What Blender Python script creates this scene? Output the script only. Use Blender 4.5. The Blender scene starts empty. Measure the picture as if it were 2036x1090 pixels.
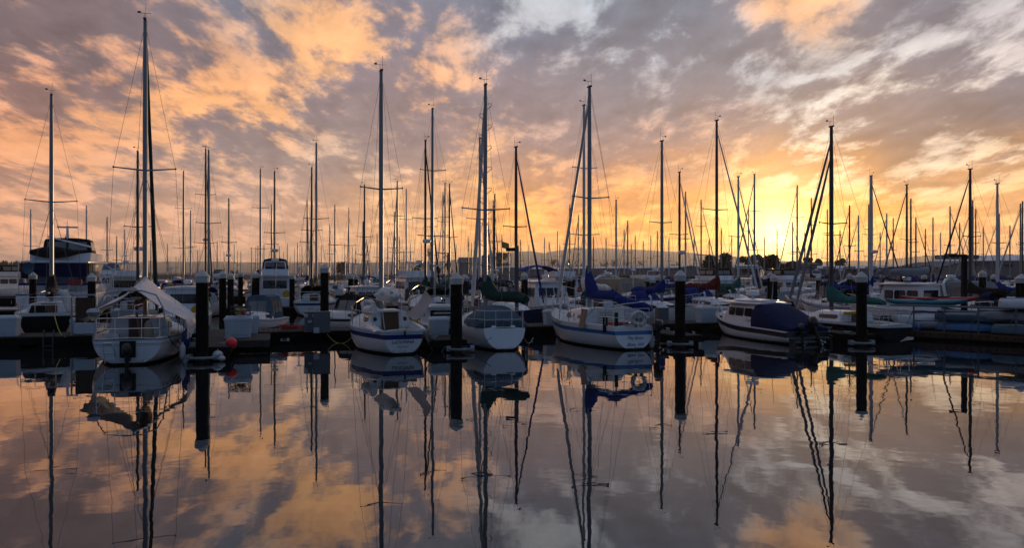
import bpy, math, random
from math import radians as R, sin, cos, pi, atan2, sqrt
from mathutils import Vector, Matrix, noise as mnoise
random.seed(7)
S = bpy.context.scene
COL = S.collection
# ------------------------------------------------------------------ camera
CAMZ, FPX, CX, HY = 2.8, 1583.0, 1018.0, 542.0
cam_d = bpy.data.cameras.new('camera'); cam = bpy.data.objects.new('camera', cam_d); COL.objects.link(cam)
cam_d.sensor_width = 36.0; cam_d.lens = 36.0 * FPX / 2036.0
cam_d.clip_start = 0.2; cam_d.clip_end = 30000
cam_d.shift_y = -(545.0 - HY) / 2036.0
cam.location = (0, 0, CAMZ); cam.rotation_euler = (R(90), 0, 0)
S.camera = cam
S.view_settings.view_transform = 'Standard'; S.view_settings.look = 'None'
S.view_settings.exposure = 0.0; S.view_settings.gamma = 1.0
S.render.engine = 'CYCLES'
S.cycles.use_denoising = True
try: S.cycles.denoiser = 'OPENIMAGEDENOISE'
except Exception: pass
S.cycles.max_bounces = 6; S.cycles.transparent_max_bounces = 8
S.cycles.volume_bounces = 0

def at(px, d):               # ground position that lies at a given photo column and distance
    return ((px - CX) / FPX * d, d)
def zat(py, d):
    return CAMZ + (HY - py) / FPX * d
# ------------------------------------------------------------------ sky
SUN_AZ, SUN_EL = R(18.4), R(2.3)
def lin(c):
    return tuple(((v/255.0)/12.92 if v/255.0 <= .04045 else (((v/255.0)+.055)/1.055)**2.4) for v in c)
W = bpy.data.worlds.new('World'); S.world = W; W.use_nodes = True
nt = W.node_tree; nt.nodes.clear(); N = nt.nodes; LK = nt.links
def nd(t, **k):
    n = N.new(t)
    for a, b in k.items(): setattr(n, a, b)
    return n
def M_(op, a, b=None, c=None, clamp=False):
    n = nd('ShaderNodeMath', operation=op); n.use_clamp = clamp
    for i, v in enumerate((a, b, c)):
        if v is None: continue
        if isinstance(v, (int, float)): n.inputs[i].default_value = v
        else: LK.new(v, n.inputs[i])
    return n.outputs[0]
def V_(op, a, b=None, sc=None):
    n = nd('ShaderNodeVectorMath', operation=op)
    for i, v in enumerate((a, b)):
        if v is None: continue
        if isinstance(v, tuple): n.inputs[i].default_value = v
        else: LK.new(v, n.inputs[i])
    if sc is not None:
        if isinstance(sc, (int, float)): n.inputs['Scale'].default_value = sc
        else: LK.new(sc, n.inputs['Scale'])
    return n
tc = nd('ShaderNodeTexCoord')
sep = nd('ShaderNodeSeparateXYZ'); LK.new(tc.outputs['Generated'], sep.inputs[0])
X, Y, Z = sep.outputs
Zp = M_('ABSOLUTE', Z)
az = M_('MULTIPLY', M_('ARCTAN2', X, Y), 180/pi)
el = M_('MULTIPLY', M_('ARCSINE', Zp), 180/pi)
# cloud-deck plane coordinates
den = M_('ADD', Zp, 0.17)
cp = nd('ShaderNodeCombineXYZ')
LK.new(M_('DIVIDE', X, den), cp.inputs[0]); LK.new(M_('MULTIPLY', M_('DIVIDE', Y, den), 0.52), cp.inputs[1])
cp.inputs[2].default_value = 3.7
def NZ(vec, scale, detail, rough, dist=0.0, lac=2.0, off=None):
    n = nd('ShaderNodeTexNoise')
    n.inputs['Scale'].default_value = scale; n.inputs['Detail'].default_value = detail
    n.inputs['Roughness'].default_value = rough; n.inputs['Distortion'].default_value = dist
    n.inputs['Lacunarity'].default_value = lac
    if off: vec = V_('ADD', vec, off).outputs[0]
    LK.new(vec, n.inputs['Vector']); return n
# coordinates for placing the cloud masses, gently warped so that nothing has a smooth edge
azel = nd('ShaderNodeCombineXYZ'); LK.new(az, azel.inputs[0]); LK.new(M_('MULTIPLY', el, 1.35), azel.inputs[1])
wn = NZ(cp.outputs[0], 3.6, 6, .62)
warp = V_('SCALE', V_('SUBTRACT', wn.outputs['Color'], (.5, .5, .5)).outputs[0], sc=9.0)
warp0 = V_('MULTIPLY', warp.outputs[0], (1, .8, 0))
pos = V_('ADD', azel.outputs[0], warp0.outputs[0]).outputs[0]
SKY = [ # photo column, row, lit cloud colour, shaded cloud / gap colour, share lit, spread
 (40,50,(196,158,140),(138,113,112),.35,5),(150,150,(226,166,125),(132,108,110),.28,4),(60,255,(244,176,120),(180,130,114),.76,4),
 (330,215,(252,190,122),(150,128,132),.68,4),(220,290,(246,180,122),(178,146,138),.72,3),(290,60,(222,172,142),(150,130,132),.50,4),(480,15,(176,164,160),(122,132,148),.30,4),
 (430,110,(246,184,126),(146,124,126),.70,4),(690,80,(255,198,130),(156,138,146),.70,4.5),(610,25,(240,185,130),(150,140,145),.7,3),(860,50,(236,190,158),(152,152,166),.42,3.5),
 (850,170,(250,192,138),(164,138,138),.52,3.5),(1000,175,(248,194,144),(160,142,146),.42,3),(530,255,(252,194,134),(158,136,134),.42,3.5),
 (250,345,(206,170,148),(174,148,142),.40,4),(70,420,(238,180,140),(190,146,128),.50,4),(300,450,(232,176,140),(208,158,130),.50,5),
 (480,385,(224,186,160),(178,152,145),.40,4.5),(560,490,(228,174,138),(214,160,130),.50,5),(750,430,(250,202,140),(222,168,130),.45,4),
 (920,335,(254,200,136),(194,154,138),.45,3.2),(680,330,(214,190,172),(168,148,143),.40,4),(760,260,(200,162,142),(166,140,136),.30,4),(1050,40,(200,206,214),(130,138,156),.48,4),
 (1080,180,(184,162,160),(158,142,148),.25,4.5),(1060,335,(252,192,130),(196,150,134),.55,3.5),(1000,440,(255,202,92),(240,164,72),.50,4),
 (1000,510,(246,186,118),(236,170,112),.5,4),(1260,40,(184,196,208),(124,133,148),.44,5),(1300,190,(182,174,178),(148,141,149),.40,5),(1350,300,(222,172,140),(166,138,138),.35,4),
 (1230,375,(240,170,112),(208,146,112),.4,3.2),(1270,430,(255,228,112),(246,168,60),.55,3.2),(1180,500,(248,184,84),(240,164,72),.5,4),(1430,375,(255,226,166),(238,160,92),.50,3.2),
 (1560,470,(255,255,200),(255,200,24),.80,2.0),(1450,455,(255,236,90),(252,182,22),.55,3),(1660,445,(255,240,110),(252,176,32),.50,3),(1620,350,(255,236,190),(216,150,100),.48,3),
 (1600,20,(255,196,132),(164,150,156),.80,3),(1450,110,(186,194,206),(132,138,152),.42,4),(1600,150,(180,186,194),(146,140,147),.38,4),(1650,232,(250,236,220),(176,150,146),.55,3.2),
 (1770,280,(196,152,132),(128,104,100),.16,2.8),(1925,268,(205,180,168),(112,97,101),.14,2.6),(1850,60,(190,190,196),(138,135,147),.42,4),(1970,150,(220,208,206),(146,137,143),.45,4),
 (1880,335,(250,242,218),(190,154,132),.62,3),(1810,205,(244,234,222),(164,148,148),.52,3.2),(1700,345,(255,240,205),(206,150,110),.5,2.8),(1840,430,(254,198,112),(226,160,102),.50,4),(2000,410,(246,206,150),(216,166,128),.50,4),
 (1010,265,(190,162,154),(164,141,143),.35,3.2),(1180,290,(196,160,148),(165,140,141),.3,3.2),(920,240,(222,172,142),(164,142,143),.3,3),(1440,270,(200,165,150),(166,143,144),.35,3.2),(1330,395,(240,170,112),(205,146,116),.4,2.6),(1140,385,(236,168,112),(205,150,122),.4,3),(880,400,(240,190,140),(206,160,136),.4,3),(1350,500,(252,196,80),(245,176,50),.5,3.5),
 (1980,500,(242,184,116),(236,174,106),.5,4),(1760,505,(255,196,44),(252,172,34),.5,3.5)]
pts = []
for (px, py, b, d, c, s) in SKY:
    x, z = (px-CX)/FPX, (HY-py)/FPX
    a_ = math.degrees(atan2(x, 1)); e_ = math.degrees(math.atan(z/ sqrt(1+x*x)))
    pts.append((a_, e_*1.35, b, d, c, s))
pts += [(-62,14,(205,165,148),(135,114,114),.4,14),(62,14,(196,190,190),(130,124,134),.4,14),(0,44,(176,180,200),(128,134,152),.4,16),
        (-45,44,(184,172,178),(134,130,142),.4,16),(45,44,(176,180,198),(130,134,150),.4,16),(0,78,(162,188,220),(128,150,182),.4,22),(0,115,(152,182,218),(120,148,184),.4,22),
        (-110,20,(146,134,142),(104,102,116),.4,22),(110,20,(128,134,152),(92,100,120),.4,22),(-160,20,(102,132,166),(80,104,136),.4,26),(160,20,(102,132,166),(80,104,136),.4,26)]
sw = None; sb = None; sd = None
for (a_, e_, b, d, c, s) in pts:
    dist = V_('DISTANCE', pos, (a_, e_, 0.0)).outputs['Value']
    q = M_('MULTIPLY', dist, 1.0/s)
    w = M_('POWER', 2.718, M_('MULTIPLY', M_('MULTIPLY', q, q), -1.0))
    w = M_('ADD', w, 2e-5 * s * s / 16 * 0.02)
    # falls off slowly as well, so the far field still blends
    wm = max(0, min(1, (b[0]-b[2]-30)/70)); lo = max(0, min(1, 1-e_/9)) if e_ < 9 and -2 < a_ < 32 else 0
    gb = (1.06+.06*wm+.30*lo, 1.04-.06*wm+.16*lo, 1.02-.08*wm-.25*lo)
    b4 = V_('SCALE', tuple(g_*k for g_, k in zip(gb, lin(b))), sc=w).outputs[0]
    wd = max(0, min(1, (d[0]-d[2]-30)/70)); gd = (.78+.26*wd+.25*lo, .82+.11*wd+.12*lo, .88-.14*wd-.25*lo)
    d4 = V_('SCALE', tuple(g_*k for g_, k in zip(gd, lin(d))), sc=w).outputs[0]
    cw = M_('MULTIPLY', w, c)
    if sw is None: sw, sb, sd, scv = w, b4, d4, cw
    else:
        sw = M_('ADD', sw, w); sb = V_('ADD', sb, b4).outputs[0]; sd = V_('ADD', sd, d4).outputs[0]; scv = M_('ADD', scv, cw)
inv = M_('DIVIDE', 1.0, sw)
bright = V_('SCALE', sb, sc=inv).outputs[0]; dark = V_('SCALE', sd, sc=inv).outputs[0]; cov = M_('MULTIPLY', scv, inv)
n1 = NZ(cp.outputs[0], 4.3, 10, .60, .25)
n1s = NZ(cp.outputs[0], 4.3, 4, .60, .25, off=(.030, .034, 0))
n2 = NZ(cp.outputs[0], 13.0, 8, .66, .15, off=(5.2, 1.3, 0.7))
f = M_('ADD', M_('MULTIPLY', n1.outputs['Fac'], .70), M_('MULTIPLY', n2.outputs['Fac'], .30))
# t = smoothstep around a threshold set by the local share of lit cloud
thr = M_('SUBTRACT', .67, M_('MULTIPLY', cov, .34))
t = nd('ShaderNodeMapRange', interpolation_type='SMOOTHSTEP')
LK.new(M_('SUBTRACT', f, thr), t.inputs['Value']); t.inputs['From Min'].default_value = -.055; t.inputs['From Max'].default_value = .075
mx = nd('ShaderNodeMix', data_type='VECTOR'); LK.new(t.outputs[0], mx.inputs['Factor']); LK.new(dark, mx.inputs['A']); LK.new(bright, mx.inputs['B'])
n3 = NZ(cp.outputs[0], 6.5, 9, .68, .3, off=(9.1, 4.4, 2.0))
mod = M_('MULTIPLY', M_('ADD', .64, M_('MULTIPLY', n3.outputs['Fac'], .76)), M_('ADD', 1.0, M_('MULTIPLY', M_('POWER', 2.718, M_('DIVIDE', el, -3.0)), .50)))
n1c = NZ(cp.outputs[0], 4.3, 4, .60, .25)
rel = M_('ADD', 1.0, M_('MULTIPLY', M_('SUBTRACT', n1c.outputs['Fac'], n1s.outputs['Fac']), 1.1))
mod = M_('MULTIPLY', mod, M_('MINIMUM', M_('MAXIMUM', rel, .72), 1.3))
cloud = V_('SCALE', mx.outputs['Result'], sc=mod).outputs[0]
sdir = (sin(SUN_AZ)*cos(SUN_EL), cos(SUN_AZ)*cos(SUN_EL), sin(SUN_EL))
ang = M_('MULTIPLY', M_('ARCCOSINE', M_('MINIMUM', V_('DOT_PRODUCT', tc.outputs['Generated'], sdir).outputs['Value'], 1.0)), 180/pi)
angw = M_('MAXIMUM', M_('ADD', ang, M_('MULTIPLY', M_('SUBTRACT', f, .5), 9.0)), 0.0)
g1 = M_('ADD', M_('MULTIPLY', M_('POWER', 2.718, M_('MULTIPLY', M_('POWER', M_('DIVIDE', angw, 2.3), 1.3), -1.0)), 3.0), M_('MULTIPLY', M_('POWER', 2.718, M_('MULTIPLY', M_('POWER', M_('DIVIDE', ang, .7), 1.3), -1.0)), 2.0))
g2 = M_('MULTIPLY', M_('POWER', 2.718, M_('DIVIDE', M_('ADD', M_('MULTIPLY', ang, .5), M_('MULTIPLY', angw, .5)), -6.5)), .40)
glow = V_('ADD', V_('SCALE', (1.0, .72, .28), sc=g1).outputs[0], V_('SCALE', (1.0, .50, .07), sc=g2).outputs[0]).outputs[0]
sky = nd('ShaderNodeTexSky', sky_type='NISHITA'); sky.sun_disc = False
sky.sun_elevation = SUN_EL; sky.sun_rotation = SUN_AZ
base = V_('SCALE', sky.outputs[0], sc=0.004).outputs[0]
tot = V_('ADD', V_('ADD', cloud, glow).outputs[0], base).outputs[0]
bg = nd('ShaderNodeBackground'); bg.inputs['Strength'].default_value = 0.1
LK.new(V_('SCALE', tot, sc=10.0).outputs[0], bg.inputs['Color'])
wo = nd('ShaderNodeOutputWorld'); LK.new(bg.outputs[0], wo.inputs['Surface'])
W.cycles.sampling_method = 'MANUAL'; W.cycles.sample_map_resolution = 512
# ------------------------------------------------------------------ sun
sl = bpy.data.lights.new('sun', 'SUN'); sl.energy = 2.8; sl.angle = R(0.6); sl.color = (1.0, .62, .30)
so = bpy.data.objects.new('sun', sl); COL.objects.link(so); so.location = (60, 180, 40)
so.rotation_euler = Vector(sdir).to_track_quat('Z', 'Y').to_euler()
# ------------------------------------------------------------------ materials
MATS = {}
def mat(name, col, rough=.5, metal=0.0, var=.12, scale=3.0, bump=0.0, bscale=40.0, grime=0.0, spec=.5, streak=False):
    if name in MATS: return MATS[name]
    m = bpy.data.materials.new(name); m.use_nodes = True; t = m.node_tree; b = t.nodes['Principled BSDF']
    b.inputs['Roughness'].default_value = rough; b.inputs['Metallic'].default_value = metal
    b.inputs['Specular IOR Level'].default_value = spec
    tcn = t.nodes.new('ShaderNodeTexCoord'); mp = t.nodes.new('ShaderNodeMapping')
    t.links.new(tcn.outputs['Object'], mp.inputs[0])
    if streak: mp.inputs['Scale'].default_value = (1, 1, .12)
    n = t.nodes.new('ShaderNodeTexNoise'); n.inputs['Scale'].default_value = scale; n.inputs['Detail'].default_value = 6; n.inputs['Roughness'].default_value = .65
    t.links.new(mp.outputs[0], n.inputs['Vector'])
    r = t.nodes.new('ShaderNodeValToRGB'); e = r.color_ramp.elements
    e[0].position = .30; e[1].position = .70
    e[0].color = tuple(max(0, c*(1-var)) for c in col) + (1,); e[1].color = tuple(min(1, c*(1+var)) for c in col) + (1,)
    if grime:
        g = r.color_ramp.elements.new(.34); g.color = tuple(c*(1-var) for c in col) + (1,)
        e[0].position = .22; e[0].color = tuple(c*(1-grime)*k for c, k in zip(col, (1, .92, .78))) + (1,)
    t.links.new(n.outputs['Fac'], r.inputs['Fac']); t.links.new(r.outputs['Color'], b.inputs['Base Color'])
    if bump:
        n2 = t.nodes.new('ShaderNodeTexNoise'); n2.inputs['Scale'].default_value = bscale; n2.inputs['Detail'].default_value = 4
        t.links.new(tcn.outputs['Object'], n2.inputs['Vector'])
        bp = t.nodes.new('ShaderNodeBump'); bp.inputs['Strength'].default_value = bump; bp.inputs['Distance'].default_value = .05
        t.links.new(n2.outputs['Fac'], bp.inputs['Height']); t.links.new(bp.outputs[0], b.inputs['Normal'])
    MATS[name] = m; return m
white = mat('gelcoat_white', (.70,.71,.72), .28, var=.06, scale=2.2, grime=.30, streak=True)
white2 = mat('gelcoat_cream', (.68,.65,.58), .32, var=.07, scale=2.0, grime=.35, streak=True)
grey_hull = mat('gelcoat_grey', (.42,.44,.47), .35, var=.08, grime=.3, streak=True)
navy_hull = mat('navy_gelcoat', (.012,.025,.075), .2, var=.15)
black_hull = mat('black_gelcoat', (.010,.010,.012), .25, var=.2)
green_hull = mat('green_gelcoat', (.015,.06,.045), .25, var=.2)
red_hull = mat('maroon_gelcoat', (.13,.016,.014), .25, var=.2)
stripe_navy = mat('navy_stripe', (.012,.022,.13), .3, var=.1)
stripe_blue = mat('blue_stripe', (.03,.13,.34), .3, var=.1)
stripe_black = mat('black_stripe', (.012,.013,.018), .3)
anti = mat('antifoul_paint', (.008,.008,.009), .7, spec=.2, var=.4, scale=8)
deckm = mat('deck_nonskid', (.60,.59,.56), .7, var=.1, scale=6, bump=.15)
glassm = mat('dark_window_glass', (.012,.014,.018), .06, var=.2)
clear = mat('vinyl_window', (.16,.15,.14), .18, var=.3, scale=1.5)
alu = mat('mast_aluminium', (.20,.22,.24), .42, .55, var=.1, scale=1.0)
alu_l = mat('mast_painted_white', (.50,.51,.52), .45, .0, var=.08, scale=1.0)
alu_d = mat('mast_dark', (.035,.036,.042), .45, .2, var=.15, scale=1.0)
wood_mast = mat('mast_varnished_wood', (.07,.03,.015), .4, var=.2, scale=2.0)
steel = mat('stainless_steel', (.55,.56,.58), .22, .9, var=.05)
wire = mat('rigging_wire', (.16,.16,.17), .5, .5, var=.05)
c_navy = mat('canvas_navy', (.008,.014,.055), .85, spec=.15, var=.2, scale=2.5, bump=.6, bscale=5)
c_blue = mat('canvas_blue', (.010,.027,.155), .85, spec=.15, var=.2, scale=2.5, bump=.6, bscale=5)
c_green = mat('canvas_green', (.012,.045,.038), .85, spec=.15, var=.22, scale=2.5, bump=.6, bscale=5)
c_teal = mat('canvas_teal', (.022,.115,.105), .85, spec=.15, var=.2, scale=2.5, bump=.6, bscale=5)
c_red = mat('canvas_maroon', (.10,.012,.012), .85, spec=.15, var=.2, scale=2.5, bump=.6, bscale=5)
c_tan = mat('canvas_tan', (.28,.23,.17), .85, spec=.15, var=.15, scale=2.5, bump=.5, bscale=5)
c_black = mat('canvas_black', (.008,.009,.010), .85, spec=.2, var=.3, scale=2.5, bump=.5, bscale=5)
c_grey = mat('canvas_grey', (.20,.21,.22), .85, spec=.15, var=.15, scale=2.5, bump=.5, bscale=5)
c_slate = mat('canvas_slate_blue', (.055,.095,.13), .8, spec=.15, var=.2, scale=2.0, bump=.6, bscale=4)
c_white = mat('sailcloth', (.64,.62,.58), .8, var=.12, scale=4, bump=.6, bscale=7)
tarp = mat('silver_tarp', (.56,.55,.56), .5, var=.14, scale=2.2, bump=1.0, bscale=7)
pilem = mat('creosoted_wood', (.008,.007,.0065), .9, spec=.12, var=.4, scale=6, bump=.9, bscale=14, streak=True)
def tide_band(m, z0, z1, col):
    t = m.node_tree; b = t.nodes['Principled BSDF']; tcn = t.nodes.new('ShaderNodeTexCoord'); sp = t.nodes.new('ShaderNodeSeparateXYZ'); t.links.new(tcn.outputs['Object'], sp.inputs[0])
    n = t.nodes.new('ShaderNodeTexNoise'); n.inputs['Scale'].default_value = 9; n.inputs['Detail'].default_value = 5; t.links.new(tcn.outputs['Object'], n.inputs['Vector'])
    ad = t.nodes.new('ShaderNodeMath'); ad.operation = 'MULTIPLY_ADD'; t.links.new(n.outputs['Fac'], ad.inputs[0]); ad.inputs[1].default_value = -.4; t.links.new(sp.outputs[2], ad.inputs[2])
    mr = t.nodes.new('ShaderNodeMapRange'); mr.inputs['From Min'].default_value = z1-.2; mr.inputs['From Max'].default_value = z0-.2; t.links.new(ad.outputs[0], mr.inputs['Value'])
    n2 = t.nodes.new('ShaderNodeTexVoronoi'); n2.inputs['Scale'].default_value = 22; t.links.new(tcn.outputs['Object'], n2.inputs['Vector'])
    m2 = t.nodes.new('ShaderNodeMapRange'); m2.inputs['From Min'].default_value = .15; m2.inputs['From Max'].default_value = .5; m2.inputs['To Min'].default_value = 1; m2.inputs['To Max'].default_value = .25; t.links.new(n2.outputs['Distance'], m2.inputs['Value'])
    ml = t.nodes.new('ShaderNodeMath'); ml.operation = 'MULTIPLY'; t.links.new(mr.outputs[0], ml.inputs[0]); t.links.new(m2.outputs[0], ml.inputs[1])
    mx_ = t.nodes.new('ShaderNodeMix'); mx_.data_type = 'RGBA'; src = b.inputs['Base Color'].links[0].from_socket
    t.links.new(ml.outputs[0], mx_.inputs['Factor']); t.links.new(src, mx_.inputs['A']); mx_.inputs['B'].default_value = col+(1,); t.links.new(mx_.outputs['Result'], b.inputs['Base Color'])
tide_band(pilem, .10, .34, (.055, .055, .045))
for m_ in (white, white2, grey_hull): tide_band(m_, .07, .17, (.20, .19, .13))
capm = mat('white_pile_cap', (.46,.45,.42), .5, var=.1, scale=5, grime=.4)
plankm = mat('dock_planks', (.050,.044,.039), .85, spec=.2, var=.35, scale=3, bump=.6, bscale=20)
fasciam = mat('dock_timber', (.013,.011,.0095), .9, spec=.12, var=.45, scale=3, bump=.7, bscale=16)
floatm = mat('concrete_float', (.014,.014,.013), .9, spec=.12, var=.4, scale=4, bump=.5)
boxm = mat('dock_box_fibreglass', (.46,.52,.56), .5, var=.08, scale=3, grime=.3)
rubber = mat('black_rubber', (.008,.008,.009), .55, spec=.3, var=.3)
motor = mat('outboard_black', (.010,.011,.014), .22, var=.2)
fender = mat('fender_vinyl', (.48,.48,.47), .45, var=.1, grime=.4, scale=5)
fender_b = mat('fender_blue', (.01,.04,.22), .4, var=.15)
buoym = mat('red_buoy', (.90,.03,.04), .38, var=.1)
teak = mat('teak_wood', (.085,.034,.016), .5, var=.35, scale=4, streak=True)
yellow = mat('yellow_plastic', (.50,.27,.02), .5, var=.1)
rope_y = mat('yellow_rope', (.48,.40,.08), .8, var=.2)
rope_w = mat('white_rope', (.38,.37,.34), .85, var=.2)
rope_d = mat('dark_rope', (.035,.035,.04), .85, var=.2)
red_p = mat('red_plastic', (.34,.018,.016), .4, var=.15)
teal_p = mat('teal_plastic', (.012,.12,.16), .35, var=.2)
blue_tarp = mat('blue_tarp', (.02,.10,.24), .55, var=.2, bump=.6, bscale=5)
guide_m = mat('weathered_guide', (.20,.20,.20), .8, var=.3, scale=6)
rack_m = mat('dull_pipe', (.10,.115,.13), .6, .3, var=.2)
galv = mat('galvanised_steel', (.30,.34,.37), .5, .6, var=.12)
rust = mat('rusted_steel', (.07,.036,.02), .8, .2, var=.5, scale=5, bump=.3)
hyp = mat('inflatable_grey', (.20,.21,.23), .6, var=.1)
solar = mat('solar_cells', (.02,.014,.02), .2, var=.3, scale=14)
ink_b = mat('lettering_black', (.02,.02,.025), .5); ink_blue = mat('lettering_blue', (.015,.09,.28), .5); ink_red = mat('lettering_red', (.35,.03,.05), .5); ink_w = mat('lettering_white', (.55,.55,.55), .5)
pedm = mat('pedestal_grey', (.13,.135,.145), .5, .2, var=.15)
wallm = mat('warehouse_panel', (.26,.235,.215), .75, var=.1, scale=.6, grime=.25, streak=True)
wall2 = mat('warehouse_blue_grey', (.15,.165,.19), .75, var=.1, scale=.6, grime=.25, streak=True)
roofm = mat('metal_roof_pale', (.62,.63,.65), .5, .1, var=.1, scale=.4)
roofd = mat('roof_dark', (.08,.085,.10), .7, var=.15)
bark = mat('bark', (.035,.026,.02), .95, var=.4, scale=5, bump=.6)
leafm = mat('evergreen_leaves', (.022,.030,.013), .9, spec=.1, var=.5, scale=.8)
leafr = mat('russet_leaves', (.085,.032,.018), .8, var=.5, scale=.8)
rockm = mat('breakwater_ground', (.06,.055,.05), .95, var=.4, scale=.15)
hillm = mat('forested_hill', (.055,.060,.055), 1.0, var=.3, scale=.01)  # base tone lightened so the hills fade further, as in haze
pink_c = mat('towel_cloth', (.42,.33,.30), .85, var=.12)

def stripes_mat():
    m = bpy.data.materials.new('striped_towel'); m.use_nodes = True; t = m.node_tree; b = t.nodes['Principled BSDF']
    b.inputs['Roughness'].default_value = .9
    tcn = t.nodes.new('ShaderNodeTexCoord'); w = t.nodes.new('ShaderNodeTexWave'); w.bands_direction = 'X'
    w.inputs['Scale'].default_value = 2.6; w.inputs['Distortion'].default_value = .3
    r = t.nodes.new('ShaderNodeValToRGB'); r.color_ramp.interpolation = 'CONSTANT'
    cols = [(.0, (.58,.47,.42)), (.3, (.09,.10,.16)), (.48, (.62,.50,.44)), (.70, (.22,.10,.09)), (.82, (.55,.46,.42))]
    r.color_ramp.elements[0].color = cols[0][1] + (1,); r.color_ramp.elements[1].position = cols[1][0]; r.color_ramp.elements[1].color = cols[1][1] + (1,)
    for p, c in cols[2:]:
        e = r.color_ramp.elements.new(p); e.color = c + (1,)
    t.links.new(tcn.outputs['UV'], w.inputs['Vector']); t.links.new(w.outputs['Fac'], r.inputs['Fac']); t.links.new(r.outputs['Color'], b.inputs['Base Color'])
    return m
towelm = stripes_mat()

# ------------------------------------------------------------------ mesh builder
class MB:
    def __init__(s): s.v = []; s.f = []; s.m = []
    def add(s, vs, fs, m=0):
        o = len(s.v); s.v += [tuple(p) for p in vs]
        for f in fs: s.f.append(tuple(i+o for i in f)); s.m.append(m)
        return s
    def box(s, c, size, m=0, rz=0.0, taper=(1, 1), rx=0.0):
        hx, hy, hz = size[0]/2, size[1]/2, size[2]/2
        vs = []
        for z, (tx, ty) in ((-hz, (1, 1)), (hz, taper)):
            for x, y in ((-hx, -hy), (hx, -hy), (hx, hy), (-hx, hy)):
                vs.append(Vector((x*tx, y*ty, z)))
        M = Matrix.Translation(c) @ Matrix.Rotation(rz, 4, 'Z') @ Matrix.Rotation(rx, 4, 'X')
        s.add([M @ v for v in vs], [(3,2,1,0),(4,5,6,7),(0,1,5,4),(1,2,6,5),(2,3,7,6),(3,0,4,7)], m); return s
    def tube(s, pts, r, n=6, m=0, cap=True):
        pts = [Vector(p) for p in pts]; k = len(pts)
        rs = r if isinstance(r, (list, tuple)) else [r]*k
        vs = []; prev = None
        for i, p in enumerate(pts):
            d = (pts[min(i+1, k-1)] - pts[max(i-1, 0)])
            if d.length < 1e-9: d = Vector((0, 0, 1))
            d.normalize()
            if prev is None:
                u = d.orthogonal().normalized()
            else:
                u = prev - d * prev.dot(d)
                u = u.normalized() if u.length > 1e-6 else d.orthogonal().normalized()
            prev = u; w = d.cross(u)
            for j in range(n):
                a = 2*pi*j/n; vs.append(p + (u*cos(a) + w*sin(a))*rs[i])
        fs = [(i*n+j, i*n+(j+1) % n, (i+1)*n+(j+1) % n, (i+1)*n+j) for i in range(k-1) for j in range(n)]
        if cap: fs += [tuple(reversed(range(n))), tuple(range((k-1)*n, k*n))]
        s.add(vs, fs, m); return s
    def lathe(s, prof, n=16, o=(0, 0, 0), m=0, sx=1, sy=1):
        vs = []; k = len(prof)
        for r, z in prof:
            for j in range(n):
                a = 2*pi*j/n; vs.append((o[0]+max(r, 1e-4)*cos(a)*sx, o[1]+max(r, 1e-4)*sin(a)*sy, o[2]+z))
        fs = [(i*n+j, i*n+(j+1) % n, (i+1)*n+(j+1) % n, (i+1)*n+j) for i in range(k-1) for j in range(n)]
        fs += [tuple(reversed(range(n))), tuple(range((k-1)*n, k*n))]
        s.add(vs, fs, m); return s
    def loft(s, secs, m=0, ring=True, caps=True):
        n = len(secs[0]); k = len(secs); vs = [p for q in secs for p in q]
        jm = n if ring else n-1
        fs = [(i*n+j, i*n+(j+1) % n, (i+1)*n+(j+1) % n, (i+1)*n+j) for i in range(k-1) for j in range(jm)]
        if caps and ring: fs += [tuple(reversed(range(n))), tuple(range((k-1)*n, k*n))]
        s.add(vs, fs, m); return s
    def ball(s, c, r, m=0, n=12, k=8, sz=1.0):
        prof = [(r*sin(pi*i/k), -r*cos(pi*i/k)*sz) for i in range(k+1)]
        return s.lathe(prof, n, c, m)
    def torus(s, c, R0, r, axis='Z', n=20, m=0, a0=0, a1=2*pi, k=8):
        pts = []
        for i in range(n+1):
            a = a0+(a1-a0)*i/n
            p = {'Z': (cos(a)*R0, sin(a)*R0, 0), 'Y': (cos(a)*R0, 0, sin(a)*R0), 'X': (0, cos(a)*R0, sin(a)*R0)}[axis]
            pts.append(Vector(c)+Vector(p))
        return s.tube(pts, r, k, m)
    def build(s, name, mats, parent=None, sharp=40, smooth=True, loc=None, rz=0.0):
        me = bpy.data.meshes.new(name); me.from_pydata(s.v, [], s.f)
        for q in (mats if isinstance(mats, (list, tuple)) else [mats]): me.materials.append(q)
        if any(s.m): me.polygons.foreach_set('material_index', s.m)
        if smooth:
            me.polygons.foreach_set('use_smooth', [True]*len(me.polygons))
            me.set_sharp_from_angle(angle=R(sharp))
        me.update()
        o = bpy.data.objects.new(name, me); COL.objects.link(o)
        if parent: o.parent = parent
        if loc: o.location = loc
        if rz: o.rotation_euler = (0, 0, rz)
        return o
def tag(o, label=None, cat=None, group=None, kind=None):
    if label: o['label'] = label
    if cat: o['category'] = cat
    if group: o['group'] = group
    if kind: o['kind'] = kind
    return o
def thing(name, label, cat, loc=(0, 0, 0), rz=0.0, group=None):
    o = bpy.data.objects.new(name, None); COL.objects.link(o); o.empty_display_size = .2
    o.location = loc if len(loc) == 3 else (loc[0], loc[1], 0); o.rotation_euler = (0, 0, rz)
    return tag(o, label, cat, group)
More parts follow.
